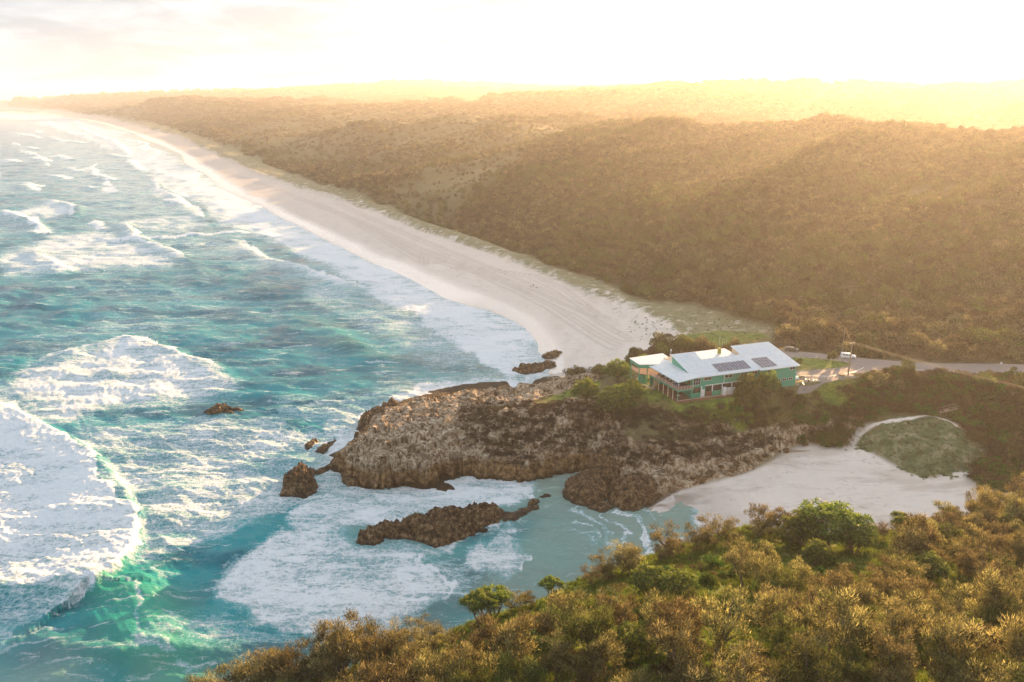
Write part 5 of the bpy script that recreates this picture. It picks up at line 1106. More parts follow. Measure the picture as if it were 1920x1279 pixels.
def tree_src(name, seed, kind):
    """returns (trunk MB, crown arrays, material)"""
    g_ = np.random.default_rng(seed); tb = MB(); V = []; F = []; T = []; off = 0
    def add(v, f, t):
        nonlocal off
        V.append(v); F.append(f+off); T.append(t); off += len(v)
    if kind in ('casuarina', 'sparse'):
        H = 5.6; nl = 10 if kind == 'casuarina' else 12; cx = g_.normal(0, .5, 2); tb.tube([(0, 0, -.4), (cx[0]*.3, cx[1]*.3, 1.2), (cx[0], cx[1], 2.6)], [.17, .13, .10], 6)
        lumps = []
        for k in range(nl):
            an = 2*math.pi*(k+g_.random()*.7)/nl*(2 if k > nl*.6 else 1.6); rr_ = g_.uniform(.5, 2.0)*(1.15 if kind == 'sparse' else 1); zt = g_.uniform(2.6, 5.2)-(rr_*.45 if kind == 'casuarina' else 0.0)+.5
            e = np.array([cx[0]+math.cos(an)*rr_, cx[1]+math.sin(an)*rr_, zt]); mid = (e+np.array([cx[0], cx[1], 2.0]))/2+g_.normal(0, .15, 3)
            tb.tube([(cx[0]*.8, cx[1]*.8, 1.9+g_.random()*.5), tuple(mid), tuple(e)], [.08, .05, .025], 5)
            for q_ in range(4): lumps.append((e+g_.normal(0, .42, 3)*np.array([1, 1, .8]), g_.uniform(.40, .78)))
        if kind == 'casuarina':
            for q_ in range(18): an = g_.random()*6.28; rr_ = g_.random()**.5*1.9; lumps.append((np.array([cx[0]+math.cos(an)*rr_, cx[1]+math.sin(an)*rr_, 1.3+g_.random()*2.6]), g_.uniform(.5, .85)))
        for c_, r_ in lumps:
            n = 92 if kind == 'casuarina' else 80; d_ = sphere_pts(n, g_); d_[:, 2] = d_[:, 2]*.8+.15; P_ = c_+d_*r_*g_.uniform(.35, 1.0, (n, 1)); dv = d_+np.array([0, 0, .9])+g_.normal(0, .35, (n, 3))
            add(*blades(P_, dv, g_.uniform(.20, .46, n), g_.uniform(.035, .085, n), np.clip(.5+g_.normal(0, .20, n)+g_.normal(0, .16), 0, 1), rg_=g_))
        mat = L_CAS
    elif kind == 'pandanus':
        H = 4.8; tips = []
        def br(p, d_, l, r_, dep):
            q_ = p+d_*l; tb.tube([tuple(p), tuple((p+q_)/2+g_.normal(0, .08, 3)), tuple(q_)], [r_, r_*.85, r_*.75], 6)
            if dep == 0: tips.append(q_); return
            for k in range(3 if dep > 1 else int(g_.integers(2, 5))):
                an = g_.random()*6.28; e = np.array([math.cos(an), math.sin(an), g_.uniform(.25, .9)]); e /= np.linalg.norm(e); br(q_, unit((d_*.55+e*.8)[None])[0], l*.72, r_*.68, dep-1)
        if seed % 10 < 3:                       # dense round head down to the ground
            nt = 84; i_ = np.arange(nt)+.5; el_ = np.arccos(1-i_/nt*1.12); az_ = i_*2.39996
            for e_, a_ in zip(el_, az_):
                if g_.random() < .16: continue
                r_ = 2.45*g_.uniform(.72, 1.16); c_ = np.array([math.cos(a_)*math.sin(e_)*r_, math.sin(a_)*math.sin(e_)*r_, 2.1+math.cos(e_)*r_*.95]); tips.append(c_)
                if g_.random() < .4: b0 = np.array([c_[0]*.15, c_[1]*.15, 1.0]); tb.tube([tuple(b0), tuple((b0+c_)/2+g_.normal(0, .1, 3)), tuple(c_*.96)], [.09, .07, .05], 5)
            for k in range(4): an = 1.57*k+g_.random(); tb.tube([(math.cos(an)*.5, math.sin(an)*.5, -.4), (math.cos(an)*.2, math.sin(an)*.2, 1.1)], [.13, .12], 6)
        else:
          for k in range(3): an = 2.1*k+g_.random(); br(np.array([math.cos(an)*.15, math.sin(an)*.15, -.3]), unit(np.array([[math.cos(an)*.45, math.sin(an)*.45, 1.0]]))[0], 1.9, .17, 3)
        for c_ in tips:
            n = 30; an = g_.random(n)*6.28; el = g_.uniform(-.5, 1.3, n); d_ = np.stack([np.cos(an)*np.cos(el), np.sin(an)*np.cos(el), np.sin(el)], -1)
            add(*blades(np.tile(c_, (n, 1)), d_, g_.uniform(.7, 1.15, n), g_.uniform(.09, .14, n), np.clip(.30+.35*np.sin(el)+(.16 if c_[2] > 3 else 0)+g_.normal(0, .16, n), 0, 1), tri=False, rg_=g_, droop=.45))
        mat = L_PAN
    elif kind in ('shrub', 'greenshrub', 'dead'):
        H = 1.8; tb.tube([(0, 0, -.2), (.1, 0, .6)], [.08, .05], 5)
        for k in range(9 if kind != 'dead' else 6):
            an = g_.random()*6.28; rr_ = g_.random()**.5*1.25; c_ = np.array([math.cos(an)*rr_, math.sin(an)*rr_, g_.uniform(.3, 1.25)*(1-.3*rr_)]); r_ = g_.uniform(.45, .75)
            tb.tube([(0, 0, .1), tuple(c_)], [.05, .015], 4)
            n = 110 if kind != 'dead' else 55; d_ = sphere_pts(n, g_); d_[:, 2] = np.abs(d_[:, 2])*.9-.15; P_ = c_+d_*r_*g_.uniform(.55, 1.0, (n, 1))
            if kind == 'greenshrub': add(*blades(P_, d_+g_.normal(0, .6, (n, 3)), g_.uniform(.16, .30, n), g_.uniform(.10, .18, n), np.clip(.5+g_.normal(0, .22, n), 0, 1), tri=False, rg_=g_))
            else: add(*blades(P_, d_+g_.normal(0, .5, (n, 3))+np.array([0, 0, .5]), g_.uniform(.15, .36, n), g_.uniform(.05, .11, n), np.clip(.5+g_.normal(0, .22, n), 0, 1), rg_=g_))
        mat = {'shrub': L_BRN, 'greenshrub': L_GRN, 'dead': L_DED}[kind]
    elif kind in ('forest', 'forestgreen'):
        H = 6.0; cx = g_.normal(0, .3, 2); tb.tube([(0, 0, -1), (cx[0], cx[1], 3)], [.18, .10], 5)
        for k in range(15):
            an = g_.random()*6.28; rr_ = g_.random()**.5*2.5; zc = 4.9-.42*rr_**1.3+g_.normal(0, .45)-(1.2 if k > 10 else 0); c_ = np.array([math.cos(an)*rr_, math.sin(an)*rr_, zc]); r_ = g_.uniform(.8, 1.25)
            tb.tube([(cx[0], cx[1], 2.4), tuple(c_-np.array([0, 0, .4]))], [.07, .03], 4)
            n = 90; d_ = sphere_pts(n, g_); d_[:, 2] = d_[:, 2]*.75+.25; P_ = c_+d_*r_*g_.uniform(.7, 1.0, (n, 1)); dv = d_*.7+g_.normal(0, .6, (n, 3))+np.array([0, 0, .6])
            add(*blades(P_, dv, g_.uniform(.35, .7, n), g_.uniform(.18, .36, n), np.clip(.48+g_.normal(0, .2, n)+g_.normal(0, .1), 0, 1), rg_=g_))
        mat = L_FOR if kind == 'forest' else L_FOG
    elif kind in ('grass', 'dune'):
        n = 60; an = g_.random(n)*6.28; P_ = np.stack([np.cos(an)*g_.random(n)*.35, np.sin(an)*g_.random(n)*.35, np.zeros(n)-.03], -1); dv = np.stack([np.cos(an)*.5, np.sin(an)*.5, np.ones(n)], -1)+g_.normal(0, .2, (n, 3))
        add(*blades(P_, dv, g_.uniform(.2, .5, n), g_.uniform(.03, .06, n), np.clip(.5+g_.normal(0, .25, n), 0, 1), rg_=g_)); mat = L_GRS if kind == 'grass' else L_DUN
    if V[0] is not None:
        V = np.concatenate(V); T = np.concatenate(T)
        F = np.concatenate(F)
    return tb, V, F, T, mat
def make_tree(name, seed, kind, mt=None):
    """a linked tree: Empty > trunk, crown"""
    tb, V, F, T, mat = tree_src(name, seed, kind); mat = mt or mat; t_ = empty(name, (0, 0, 0)); tb.build('trunk', M_BARK, t_, smooth=True)
    o = mesh_np('crown', V, F, mat, tone_attr(T), smooth=False, faces_tri=F.shape[1] == 3); o.parent = t_; return t_
def make_src(name, seed, kind):
    """one unlinked mesh for scatters"""
    tb, V, F, T, mat = tree_src(name, seed, kind); k = F.shape[1]
    o = mesh_np(name, V, F, mat, tone_attr(T), smooth=False, faces_tri=k == 3, link=False); HID.objects.link(o); return o
def scatter(name, pts, scl, rotz, src, label, cat, tilt=None, zs=None, pick=None):
    n = len(pts); me = bpy.data.meshes.new(name); me.vertices.add(n); me.vertices.foreach_set('co', np.asarray(pts, np.float32).ravel())
    a = me.attributes.new('rotv', 'FLOAT_VECTOR', 'POINT'); rv = np.zeros((n, 3), np.float32); rv[:, 2] = rotz; a.data.foreach_set('vector', rv.ravel())
    a = me.attributes.new('sclv', 'FLOAT_VECTOR', 'POINT'); sv = np.repeat(np.asarray(scl, np.float32)[:, None], 3, 1); 
    if zs is not None: sv[:, 2] *= zs
    a.data.foreach_set('vector', sv.ravel())
    a = me.attributes.new('pick', 'INT', 'POINT'); a.data.foreach_set('value', (rng.integers(0, len(src), n) if pick is None else pick).astype(np.int32))
    col = bpy.data.collections.new(name+'_src')
    for s in src: col.objects.link(s)
    o = bpy.data.objects.new(name, me); C.objects.link(o); ng = bpy.data.node_groups.new(name, 'GeometryNodeTree')
    ng.interface.new_socket('Geometry', in_out='INPUT', socket_type='NodeSocketGeometry'); ng.interface.new_socket('Geometry', in_out='OUTPUT', socket_type='NodeSocketGeometry')
    N = ng.nodes.new; gi, go = N('NodeGroupInput'), N('NodeGroupOutput'); ip = N('GeometryNodeInstanceOnPoints'); ci = N('GeometryNodeCollectionInfo'); ci.inputs['Collection'].default_value = col; ci.inputs['Separate Children'].default_value = True; ci.inputs['Reset Children'].default_value = True
    def na(nm, dt): x_ = N('GeometryNodeInputNamedAttribute'); x_.data_type = dt; x_.inputs['Name'].default_value = nm; return x_.outputs['Attribute']
    lk = ng.links.new; lk(gi.outputs[0], ip.inputs['Points']); lk(ci.outputs[0], ip.inputs['Instance']); ip.inputs['Pick Instance'].default_value = True; lk(na('pick', 'INT'), ip.inputs['Instance Index']); lk(na('rotv', 'FLOAT_VECTOR'), ip.inputs['Rotation']); lk(na('sclv', 'FLOAT_VECTOR'), ip.inputs['Scale']); lk(ip.outputs[0], go.inputs[0])
    md = o.modifiers.new('scatter', 'NODES'); md.node_group = ng; tag(o, label, cat, kind='stuff'); return o
def project(x, y, z):
    d = y*CP-(z-CAMZ)*SP; return 960+FPX*x/d, 639.5-FPX*(y*SP+(z-CAMZ)*CP)/d

# ---- the near headland: every tree and shrub its own object
CAS = [make_tree('casuarina_tree', 100+k, 'casuarina') for k in range(6)]; OLV = [make_tree('casuarina_tree', 110+k, 'casuarina', L_OLV) for k in range(3)]; SPR = [make_tree('casuarina_tree', 120+k, 'sparse') for k in range(4)]
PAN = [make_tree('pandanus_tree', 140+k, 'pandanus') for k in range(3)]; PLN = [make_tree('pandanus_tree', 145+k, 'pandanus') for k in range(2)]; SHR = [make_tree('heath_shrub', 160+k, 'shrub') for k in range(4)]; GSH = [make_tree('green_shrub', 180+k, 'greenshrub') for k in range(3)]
FOR_ = [make_tree('coastal_tree', 200+k, 'forest') for k in range(3)]; FOG_ = [make_tree('coastal_tree', 210+k, 'forestgreen') for k in range(2)]
usedp = set()
def plant(src, loc, s, label, cat, group=None, rz=None, sz=None, tilt=(0, 0)):
    p = random.choice(src)
    if p.name not in usedp: usedp.add(p.name); t_ = p
    else: t_ = copy_tree(p)
    t_.location = loc; t_.scale = (s, s, sz or s*random.uniform(.85, 1.15)); t_.rotation_euler = (tilt[0], tilt[1], random.random()*6.28 if rz is None else rz); tag(t_, label, cat, group); return t_
placed = []
def free(x, y, r_):
    for a, b_, c in placed:
        if (a-x)**2+(b_-y)**2 < ((c+r_)*.5)**2: return False
    return True
def at_px(px, py):
    p = px_ground(px, py)
    while py < 1400 and py > np.interp(px, FRx, FRy)-35 and px < 1700 and p[1] > 40 and p[2] < 14 and py > 960: py += 5; p = px_ground(px, py)
    return p
FRx = [p[0] for p in FR]; FRy = [p[1] for p in FR]
def pan(px, py, s, label, sink=0): p = at_px(px, py); placed.append((p[0], p[1], 4*s)); return plant(PLN if 'crest, ' in label or 'tiny' in label or 'narrow' in label else PAN, (p[0], p[1], p[2]-sink), s, label, 'pandanus')
# specimen trees one can point to
pan(900, 1162, .85, 'pandanus on the crest, left one of the pair above white water')
pan(928, 1152, .9, 'round headed pandanus on the crest, right one of the pair above white water')
pan(1034, 1116, .6, 'tiny pandanus alone on the ridge crest against the cove water')
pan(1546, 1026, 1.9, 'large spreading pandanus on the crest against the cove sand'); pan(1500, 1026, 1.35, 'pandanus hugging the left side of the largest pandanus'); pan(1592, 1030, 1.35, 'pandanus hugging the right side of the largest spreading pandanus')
pan(1692, 1014, 1.0, 'narrow pandanus on the crest to the right of the large spreading pandanus')
pan(1530, 1062, .8, 'pandanus just below the large spreading pandanus')
def cas(px, py, s, label, src=None, cat='casuarina'): p = at_px(px, py); placed.append((p[0], p[1], 4*s)); return plant(src or (SPR+CAS), (p[0], p[1], p[2]-.7*s), s*1.1, label, cat, sz=s*.82)
cas(955, 1150, .62, 'dark little casuarina right of the pandanus pair on the crest'); cas(988, 1135, .60, 'rounded casuarina on the crest left of the tiny pandanus')
cas(785, 1215, .85, 'sparse golden casuarina on the crest above the white water'); cas(1255, 1045, 1.1, 'thin windswept casuarina standing out against the cove water'); cas(1300, 1030, 1.15, 'windswept casuarina with open crown against the cove sand'); cas(1345, 1012, 1.0, 'windswept casuarina at the right end of the open crowned trio')
cas(1430, 1003, 1.1, 'tall thin casuarina on the crest left of the large pandanus'); cas(1462, 1000, .95, 'second thin casuarina on the crest left of the large pandanus'); cas(1165, 1075, 1.2, 'golden casuarina clump where the crest meets the cove water'); cas(1135, 1085, .8, 'small golden casuarina left of the clump at the cove water')
cas(1640, 1015, .8, 'brown casuarina between the two crest pandanus'); cas(1735, 1005, 1.0, 'brown casuarina right of the narrow pandanus on the crest'); cas(1780, 1010, 1.05, 'leafy brown casuarina before the right end of the cove sand', CAS); cas(1400, 1290, 1.0, 'thin trunked casuarina at the bottom edge right of the clearing', CAS)
for k, (px, py, s) in enumerate(((1235, 1052, .7), (1275, 1040, .75), (1322, 1030, .7), (1368, 1018, .7), (1148, 1090, .7), (1182, 1080, .7), (1445, 1008, .7), (1418, 1012, .65), (805, 1222, .7), (765, 1232, .7), (735, 1240, .75), (1110, 1100, .6))):
    cas(px, py, s, ['small crest casuarina left of the windswept trio', 'small crest casuarina inside the windswept trio', 'small crest casuarina before the middle of the windswept trio', 'small crest casuarina right of the windswept trio', 'small crest casuarina left of the cove water clump', 'small crest casuarina right of the cove water clump', 'small casuarina between the two thin crest casuarinas', 'small casuarina left of the two thin crest casuarinas', 'low casuarina just right of the sparse golden one', 'low casuarina just left of the sparse golden one', 'low casuarina second left of the sparse golden one', 'lowest casuarina on the crest between mossy bank and cove clump'][k])
for px, py, s in ((1435, 1035, 1.25), (1480, 1030, 1.2), (1335, 1065, 1.1), (1318, 1092, 1.0), (1395, 1160, 1.1), (1420, 1168, 1.0), (1370, 1150, .9), (1880, 1085, 1.5), (1900, 1100, 1.4), (1450, 1048, 1.1)):
    p = at_px(px, py); placed.append((p[0], p[1], 2*s)); plant(GSH, p, s, 'bright green shrub glowing among the brown trees '+('by the large pandanus' if py < 1055 else 'near the right edge' if px > 1800 else 'in the grassy clearing'), 'shrub', 'bright green shrubs on the near headland '+('top' if py < 1055 else 'right' if px > 1800 else 'clearing'))
def inpx(px, py, P_):
    c = False
    for a in range(len(P_)):
        xa, ya = P_[a]; xb, yb = P_[(a+1) % len(P_)]
        if (ya > py) != (yb > py) and px < (xb-xa)*(py-ya)/(yb-ya)+xa: c = not c
    return c
CLEAR = [[(1110, 1095), (1240, 1085), (1330, 1095), (1400, 1125), (1375, 1160), (1440, 1195), (1425, 1240), (1350, 1215), (1310, 1160), (1200, 1150), (1120, 1135)], [(790, 1200), (880, 1172), (1000, 1135), (1100, 1088), (1160, 1072), (1190, 1095), (1080, 1140), (990, 1175), (880, 1210), (800, 1235)],
         [(1370, 1255), (1450, 1240), (1470, 1290), (1380, 1290)], [(1440, 1012), (1650, 1012), (1630, 1078), (1470, 1080)], [(1740, 1085), (1800, 1075), (1830, 1110), (1770, 1130)], [(980, 1215), (1060, 1200), (1090, 1230), (1010, 1245)], [(1560, 1060), (1620, 1050), (1640, 1080), (1580, 1095)], [(1150, 1060), (1300, 1015), (1420, 1005), (1440, 1030), (1300, 1060), (1200, 1090)]]
nc = ns = 0
for px, py, s_, w_ in ((1215, 1120, .9, 'right of the mossy crest'), (1265, 1135, 1.0, 'at the left rim of the grassy clearing'), (1600, 1040, .8, 'below the narrow crest pandanus'), (1740, 1090, .9, 'in the wood left of the bright shrubs at the right edge'), (1540, 1180, .9, 'alone in the wood right of the clearing'), (1180, 1230, .8, 'in the thicket left of the clearing'), (1820, 1230, 1.0, 'near the bottom right corner'), (1000, 1250, .8, 'near the bottom edge below the pandanus pair'), (1880, 1010, .9, 'on the crest near the right edge')):
    pan(px, py, s_, 'dark green pandanus '+w_)
def zone(px, py):
    if py > 1190 and px < 830: return 'in the golden thicket along the bottom left of the headland'
    if px < 1150: return 'in the thicket between the mossy crest and the bottom edge'
    if py > 1160: return 'in the dense wood along the bottom right, right of the clearing' if px > 1430 else 'beside the grassy clearing near the bottom edge'
    if px > 1650: return 'in the wood filling the right edge below the crest'
    return 'in the wood between the large pandanus and the clearing'
FRx = [p[0] for p in FR]; FRy = [p[1] for p in FR]
for px, py, s_ in ((392, 1352, 1.2), (425, 1338, 1.1), (455, 1328, 1.35), (492, 1318, 1.45), (530, 1308, 1.3), (562, 1296, 1.45), (600, 1290, 1.35), (635, 1278, 1.45), (672, 1270, 1.3), (708, 1262, 1.3), (742, 1254, 1.2), (520, 1345, 1.5), (590, 1332, 1.5), (655, 1315, 1.5)):
    p = at_px(px, py); placed.append((p[0], p[1], 3.0*s_)); plant(CAS, (p[0], p[1], p[2]-.2), s_, 'x', 'casuarina', 'golden casuarinas in the golden thicket along the bottom left of the headland')
cand = []
for _ in range(9000):
    px = random.uniform(330, 2090); py = random.uniform(900, 1430); cand.append((px, py))
for px, py in cand:
    if py < np.interp(px, FRx, FRy)+8: continue
    if py > 1405-0: continue
    u_ = (px-960)/FPX; v_ = (py-639.5)/FPX
    clear = any(inpx(px+q1, py-q2, c) for c in CLEAR for q1, q2 in ((0, 0), (0, 45), (28, 20), (-28, 20)))
    x_, y_, z_ = at_px(px, py)
    if z_ < 9: continue
    near_edge = py < np.interp(px, FRx, FRy)+40
    if not clear and nc < 286 and (not near_edge or px < 800 or px > 1600):
        s = random.uniform(.85, 1.35)*(1.15 if px < 860 else 1)
        if free(x_, y_, 3.2*s+.2+(1.6 if random.random() < .25 else 0)):
            placed.append((x_, y_, 3.2*s)); ol_ = random.random() < .24; plant(OLV if ol_ else CAS if random.random() < .84 else SPR, (x_, y_, z_-.1), s, 'x', 'casuarina', ('olive' if ol_ else 'golden')+' casuarinas '+zone(px, py)); nc += 1
nsh = 0
for px, py in cand[::-1]:
    if py < np.interp(px, FRx, FRy)-2 or nsh >= 270: continue
    x_, y_, z_ = at_px(px, py)
    if z_ < 9: continue
    clear = any(inpx(px, py, c) for c in CLEAR)
    if clear and random.random() < .72: continue
    s = random.uniform(.45, 1.0)*(.7 if clear else 1)
    if free(x_, y_, 1.5*s):
        placed.append((x_, y_, 1.5*s)); plant(SHR if random.random() < .62 else GSH, (x_, y_, z_-.05), s, 'low shrub '+zone(px, py).replace('wood', 'understorey'), 'shrub', 'low shrubs '+zone(px, py)); nsh += 1
# grass tufts in the clearings
gp = []
for _ in range(60000):
    x_, y_ = random.uniform(-45, 120), random.uniform(45, 165); gp.append((x_, y_))
gp = np.array(gp); nl = sample(near_land.astype(float), gp[:, 0], gp[:, 1]); gp = gp[nl > .5]; hz_ = sample(TZ, gp[:, 0], gp[:, 1])
scatter('grass', np.stack([gp[:, 0], gp[:, 1], hz_], -1), rng.uniform(.7, 1.6, len(gp)), rng.uniform(0, 6.28, len(gp)), [make_src('grass_tuft', 300+k, 'grass') for k in range(3)], 'short green grass covering the near headland between the trees', 'grass')

# ---- trees by the club and the road
pan(1098, 756, 1.5, 'round dense pandanus nearest the headland tip, left of the taller one'); pan(1152, 775, 1.9, 'tall dark pandanus at the cliff edge left of the club lawn'); pan(1180, 758, 1.4, 'pandanus filling the gap between the tall dark one and the lawn')
pan(1158, 716, 1.6, 'round pandanus with lit crown behind the tall dark one'); pan(1125, 708, .95, 'low pandanus above the end of the long beach'); pan(1206, 690, 1.0, 'dark pandanus beside the left corner of the club'); pan(1240, 672, 1.15, 'pandanus behind the left roof of the club'); pan(1278, 664, 1.5, 'tallest pandanus behind the high roof of the club')
pan(1190, 730, .6, 'small dark pandanus at the corner of the lawn'); pan(1362, 655, .55, 'yellow lit pandanus behind the flagpoles')
p = bl(17.0, -4.2, -1.8); plant(PAN, p, 1.6, 'pandanus with dense lit crown hiding the middle of the club front', 'pandanus', sz=1.75); p = bl(23.2, -4.2, -1.8); plant(PAN, p, 1.2, 'umbrella shaped pandanus before the club wing', 'pandanus', sz=1.85)
def small(px, py, s, lb, src=FOG_): p = at_px(px, py); plant(src, (p[0], p[1], p[2]-.2*s), s, lb, 'tree')
small(1497, 685, .42, 'small round tree on the left of the grass island'); small(1560, 682, .62, 'round tree on the back rim of the grass island'); small(1645, 735, .95, 'bushy brown tree right of the road bend', FOR_); small(1675, 740, .9, 'brown tree behind the road bend shrubbery', FOR_); small(1655, 755, .7, 'low bushy tree on the slope under the road bend', FOR_)
small(1700, 705, .75, 'green tree beside the road right of the bend'); small(1845, 735, .95, 'dark round tree hiding part of the road'); small(1920, 745, 1.1, 'dark green tree at the right edge below the road'); small(1900, 700, .35, 'tiny tree beside the white hatchback')
for k, (px, py, s) in enumerate(((1420, 770, .55), (1450, 790, .7), (1480, 765, .6), (1500, 760, .65), (1395, 765, .55), (1540, 770, .5), (1350, 770, .4), (1465, 745, .5), (1430, 752, .45), (1530, 745, .4), (1470, 805, .55))): p = at_px(px, py); plant(FOG_ if k % 2 else FOR_, (p[0], p[1], p[2]-.8), s, 'dense dark bush on the green slope below the club', 'bush', 'bushes on the slope below the club')
# scrub masses on slopes and cliff
def spread(n, x0, x1, y0, y1, test):
    q_ = np.stack([rng.uniform(x0, x1, n), rng.uniform(y0, y1, n)], -1); k = test(q_[:, 0], q_[:, 1]); return q_[rng.random(len(q_)) < k]
scp = inpoly(pp([(850, 772), (930, 757), (1000, 757), (1100, 768), (1190, 776), (1290, 782), (1400, 795), (1500, 790), (1500, 826), (1400, 834), (1290, 826), (1190, 832), (1110, 842), (1000, 836), (930, 822), (880, 800)], 11.5), blur=3)
cm = np.clip(scp*(fbm(X/7, Y/5, HZ/5, 4, 141, .6) > -.16)+rockm*(X > -28)*(fbm(X/7, Y/5, None, 3, 144) > .25)*sstep(6, 8, HZ)*.5, 0, 1)*(HZ > 4.5)*(GY < 262)*(1-lawn)*(1-flatm*(HZ > 15.3))
sm = lambda A: (lambda x_, y_: sample(A.astype(float), x_, y_))
q_ = spread(17000, -40, 110, 190, 245, sm(cm*.9)); hz_ = sample(TZ, q_[:, 0], q_[:, 1])
scatter('scrub', np.stack([q_[:, 0], q_[:, 1], hz_-.1], -1), rng.uniform(.35, .85, len(q_)), rng.uniform(0, 6.28, len(q_)), [make_src('dead_shrub', 320+k, 'dead') for k in range(3)], 'dark wind burnt scrub matted over the cliff face', 'scrub')
rdm = inpoly(ROADP, blur=2)
vfill = inpoly(pp([(1600, 716), (1665, 702), (1720, 706), (1800, 713), (1990, 727), (1990, 860), (1860, 850), (1790, 790), (1700, 778), (1560, 775), (1500, 760), (1600, 740)], 14.5), blur=3)
vm = np.clip(vfill*.9*(1-mound)+valley*(1-mound)*(1-path)*(fbm(X/12, Y/12, None, 3, 142)*.5+.75)+slope_g*.35*(HZ < 15.6)*(fbm(X/6, Y/6, None, 2, 143) > 0)+cove_rock*.15, 0, 1)*(1-flatm*(HZ > 15.3)*(vfill < .3))*(rdm < .15)*(dP > 2.6)
q_ = spread(9000, 40, 220, 150, 250, sm(vm)); hz_ = sample(TZ, q_[:, 0], q_[:, 1])
scatter('ground_cover_shrubs', np.stack([q_[:, 0], q_[:, 1], hz_-.1], -1), rng.uniform(.7, 2.1, len(q_)), rng.uniform(0, 6.28, len(q_)), [make_src('low_shrub', 330+k, ('shrub', 'shrub', 'greenshrub')[k]) for k in range(3)], 'low tangled shrubs covering the gully below the road', 'shrubs')
q_ = spread(26000, -40, 140, 165, 340, sm(np.clip(boxblur(mound, 5)*.6+foredune*.14+lawn*.25+slope_g*.5, 0, 1)*(1-path))); hz_ = sample(TZ, q_[:, 0], q_[:, 1])
scatter('dune_grass', np.stack([q_[:, 0], q_[:, 1], hz_], -1), rng.uniform(.7, 1.5, len(q_)), rng.uniform(0, 6.28, len(q_)), [make_src('dune_tuft', 340+k, 'dune') for k in range(3)], 'pale dune grass tufts on the mound and the back of the beach', 'grass')
# ---- the bush behind the beach
n = 150000; lr = rng.uniform(math.log(250), math.log(7500), n); ph_ = rng.uniform(-PHI*.98, PHI*.98, n); rr_ = np.exp(lr); x_ = rr_*np.sin(ph_); y_ = rr_*np.cos(ph_)
fm = sample(veg_far.astype(float), x_, y_); gz_ = sample(TZ, x_, y_)
area = rr_**2*(2*PHI*.98)*(math.log(7500)-math.log(250))/n       # square metres per candidate
sc = np.clip(np.sqrt(area)/5.2, 1.0, 5.0); keep_p = np.clip(area/29.0, 0, 1)
edge_ = sample(boxblur(veg_far, 6).astype(float), x_, y_)
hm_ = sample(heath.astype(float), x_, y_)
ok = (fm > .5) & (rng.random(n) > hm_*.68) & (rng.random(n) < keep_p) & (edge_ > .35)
x_, y_, gz_, rr_, sc, edge_, hm_ = x_[ok], y_[ok], gz_[ok], rr_[ok], sc[ok], edge_[ok], hm_[ok]
pxs, pys = project(x_, y_, gz_)
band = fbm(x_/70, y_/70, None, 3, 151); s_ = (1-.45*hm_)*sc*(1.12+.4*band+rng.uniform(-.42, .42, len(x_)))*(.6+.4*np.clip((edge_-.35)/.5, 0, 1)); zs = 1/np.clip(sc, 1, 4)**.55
vis = (pxs > -60) & (pxs < 1980); order = np.argsort(rr_+(~vis)*1e5)
near = order[:260]; rest = np.ones(len(x_), bool); rest[near] = False
for k in near:
    c = 'bushy brown tree at the near edge of the forest ' + ('above the long beach' if pxs[k] < 1300 else 'behind the club lawn' if pxs[k] < 1470 else 'along the car park' if pxs[k] < 1640 else 'along the road on the right')
    plant(FOR_ if rng.random() < .8 else FOG_, (float(x_[k]), float(y_[k]), float(gz_[k])-1.0), float(s_[k]), c, 'tree', c.replace('bushy brown tree', 'trees'))
pk = rng.integers(0, 4, len(x_)); pt = fbm(x_/90, y_/90, None, 4, 161, .6); pk = np.where((pt > .12) & (rng.random(len(x_)) < .75), 4, pk)
scatter('forest', np.stack([x_[rest], y_[rest], gz_[rest]-1.2*sc[rest]**.3], -1), s_[rest], rng.uniform(0, 6.28, rest.sum()), [make_src('forest_tree_'+'abcde'[k], 400+k, ('forest', 'forest', 'forest', 'forest', 'forestgreen')[k]) for k in range(5)], 'brown and green coastal forest rolling over the dunes to the horizon', 'forest', zs=zs[rest], pick=pk[rest])
print('veg counts', nc, nsh, int(rest.sum()))
for p in CAS+OLV+SPR+PAN+PLN+SHR+GSH+FOR_+FOG_:
    if p.name not in usedp:
        for c_ in list(p.children): bpy.data.objects.remove(c_)
        bpy.data.objects.remove(p)

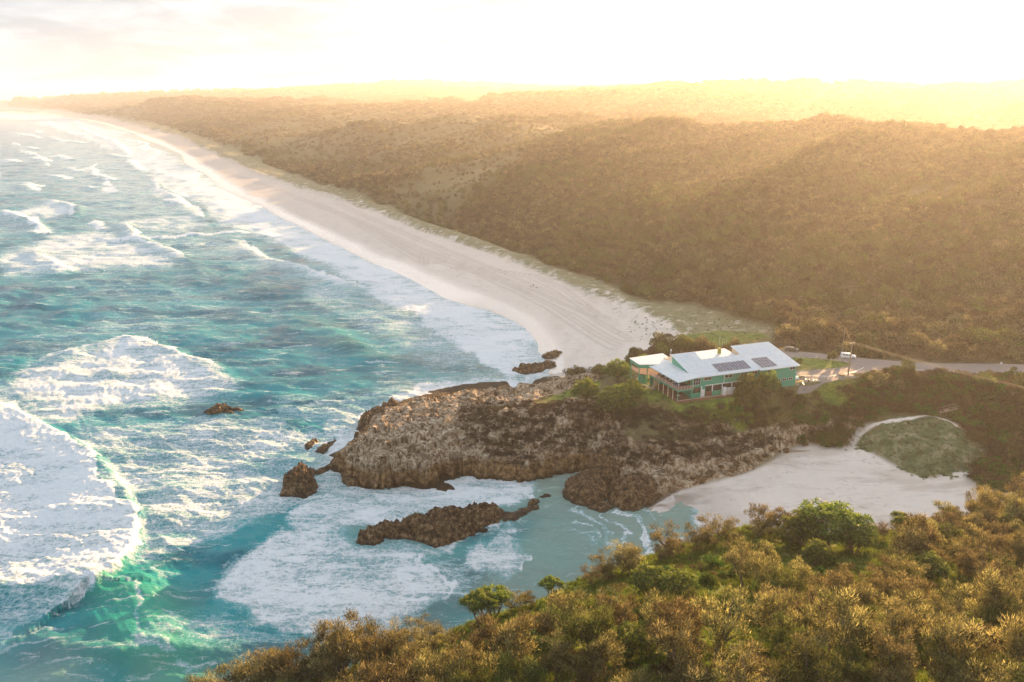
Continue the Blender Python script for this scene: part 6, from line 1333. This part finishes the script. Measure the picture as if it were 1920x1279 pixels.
# ---- labels that single out each repeat: rows up the picture, counted from the left
def ordn(n): return str(n)+('th' if 10 <= n % 100 <= 20 else {1: 'st', 2: 'nd', 3: 'rd'}.get(n % 10, 'th'))
def relabel(pref, what, where, band, origin):
    it = []
    for o in C.objects:
        if o.parent is None and o.get('group', '').startswith(pref):
            px, py = project(*o.location); it.append((int((origin-py)//band), px, o))
    rows = {}
    for b_, px, o in it: rows.setdefault(b_, []).append((px, o))
    for r_, b_ in enumerate(sorted(rows)):
        for k, (px, o) in enumerate(sorted(rows[b_], key=lambda t: t[0])): o['label'] = '%s, %s from the left in the %s row up %s' % (what, ordn(k+1), ordn(r_+1), where)
relabel('golden casuarinas ', 'golden casuarina', 'from the bottom edge', 38, 1420)
relabel('olive casuarinas ', 'olive casuarina', 'from the bottom edge', 38, 1420)
relabel('low shrubs ', 'low shrub', 'from the bottom edge', 38, 1420)
relabel('trees at the near edge of the forest', 'tree', 'the forest edge', 14, 700)
relabel('bushes on the slope', 'dense bush', 'the slope below the club', 14, 830)
relabel('bollards round', 'short timber bollard', 'round the grass island', 4, 705)
relabel('bright green shrubs', 'bright green shrub', 'among the brown trees', 40, 1420)
relabel('fallen stones', 'fallen stone', 'along the cliff foot', 12, 950)
# ------------------------------------------------------------------ the air
bm = bmesh.new(); bmesh.ops.create_cube(bm, size=1)
me = bpy.data.meshes.new('haze'); 
for v_ in bm.verts: v_.co = ((-8000 if v_.co.x < 0 else 8000), (-300 if v_.co.y < 0 else 10500), (-12 if v_.co.z < 0 else 250))
bm.to_mesh(me); bm.free(); hz = bpy.data.objects.new('haze', me); C.objects.link(hz); tag(hz, 'golden sea haze hanging over the whole coast', 'haze', kind='stuff')
hm = bpy.data.materials.new('haze_air'); hm.use_nodes = True; ht = hm.node_tree; ht.nodes.clear()
ho = ht.nodes.new('ShaderNodeOutputMaterial'); pv = ht.nodes.new('ShaderNodeVolumePrincipled')
pv.inputs['Color'].default_value = (.97, .95, .92, 1); pv.inputs['Density'].default_value = HAZE_D; pv.inputs['Anisotropy'].default_value = HAZE_G
ht.links.new(pv.outputs[0], ho.inputs['Volume']); me.materials.append(hm)
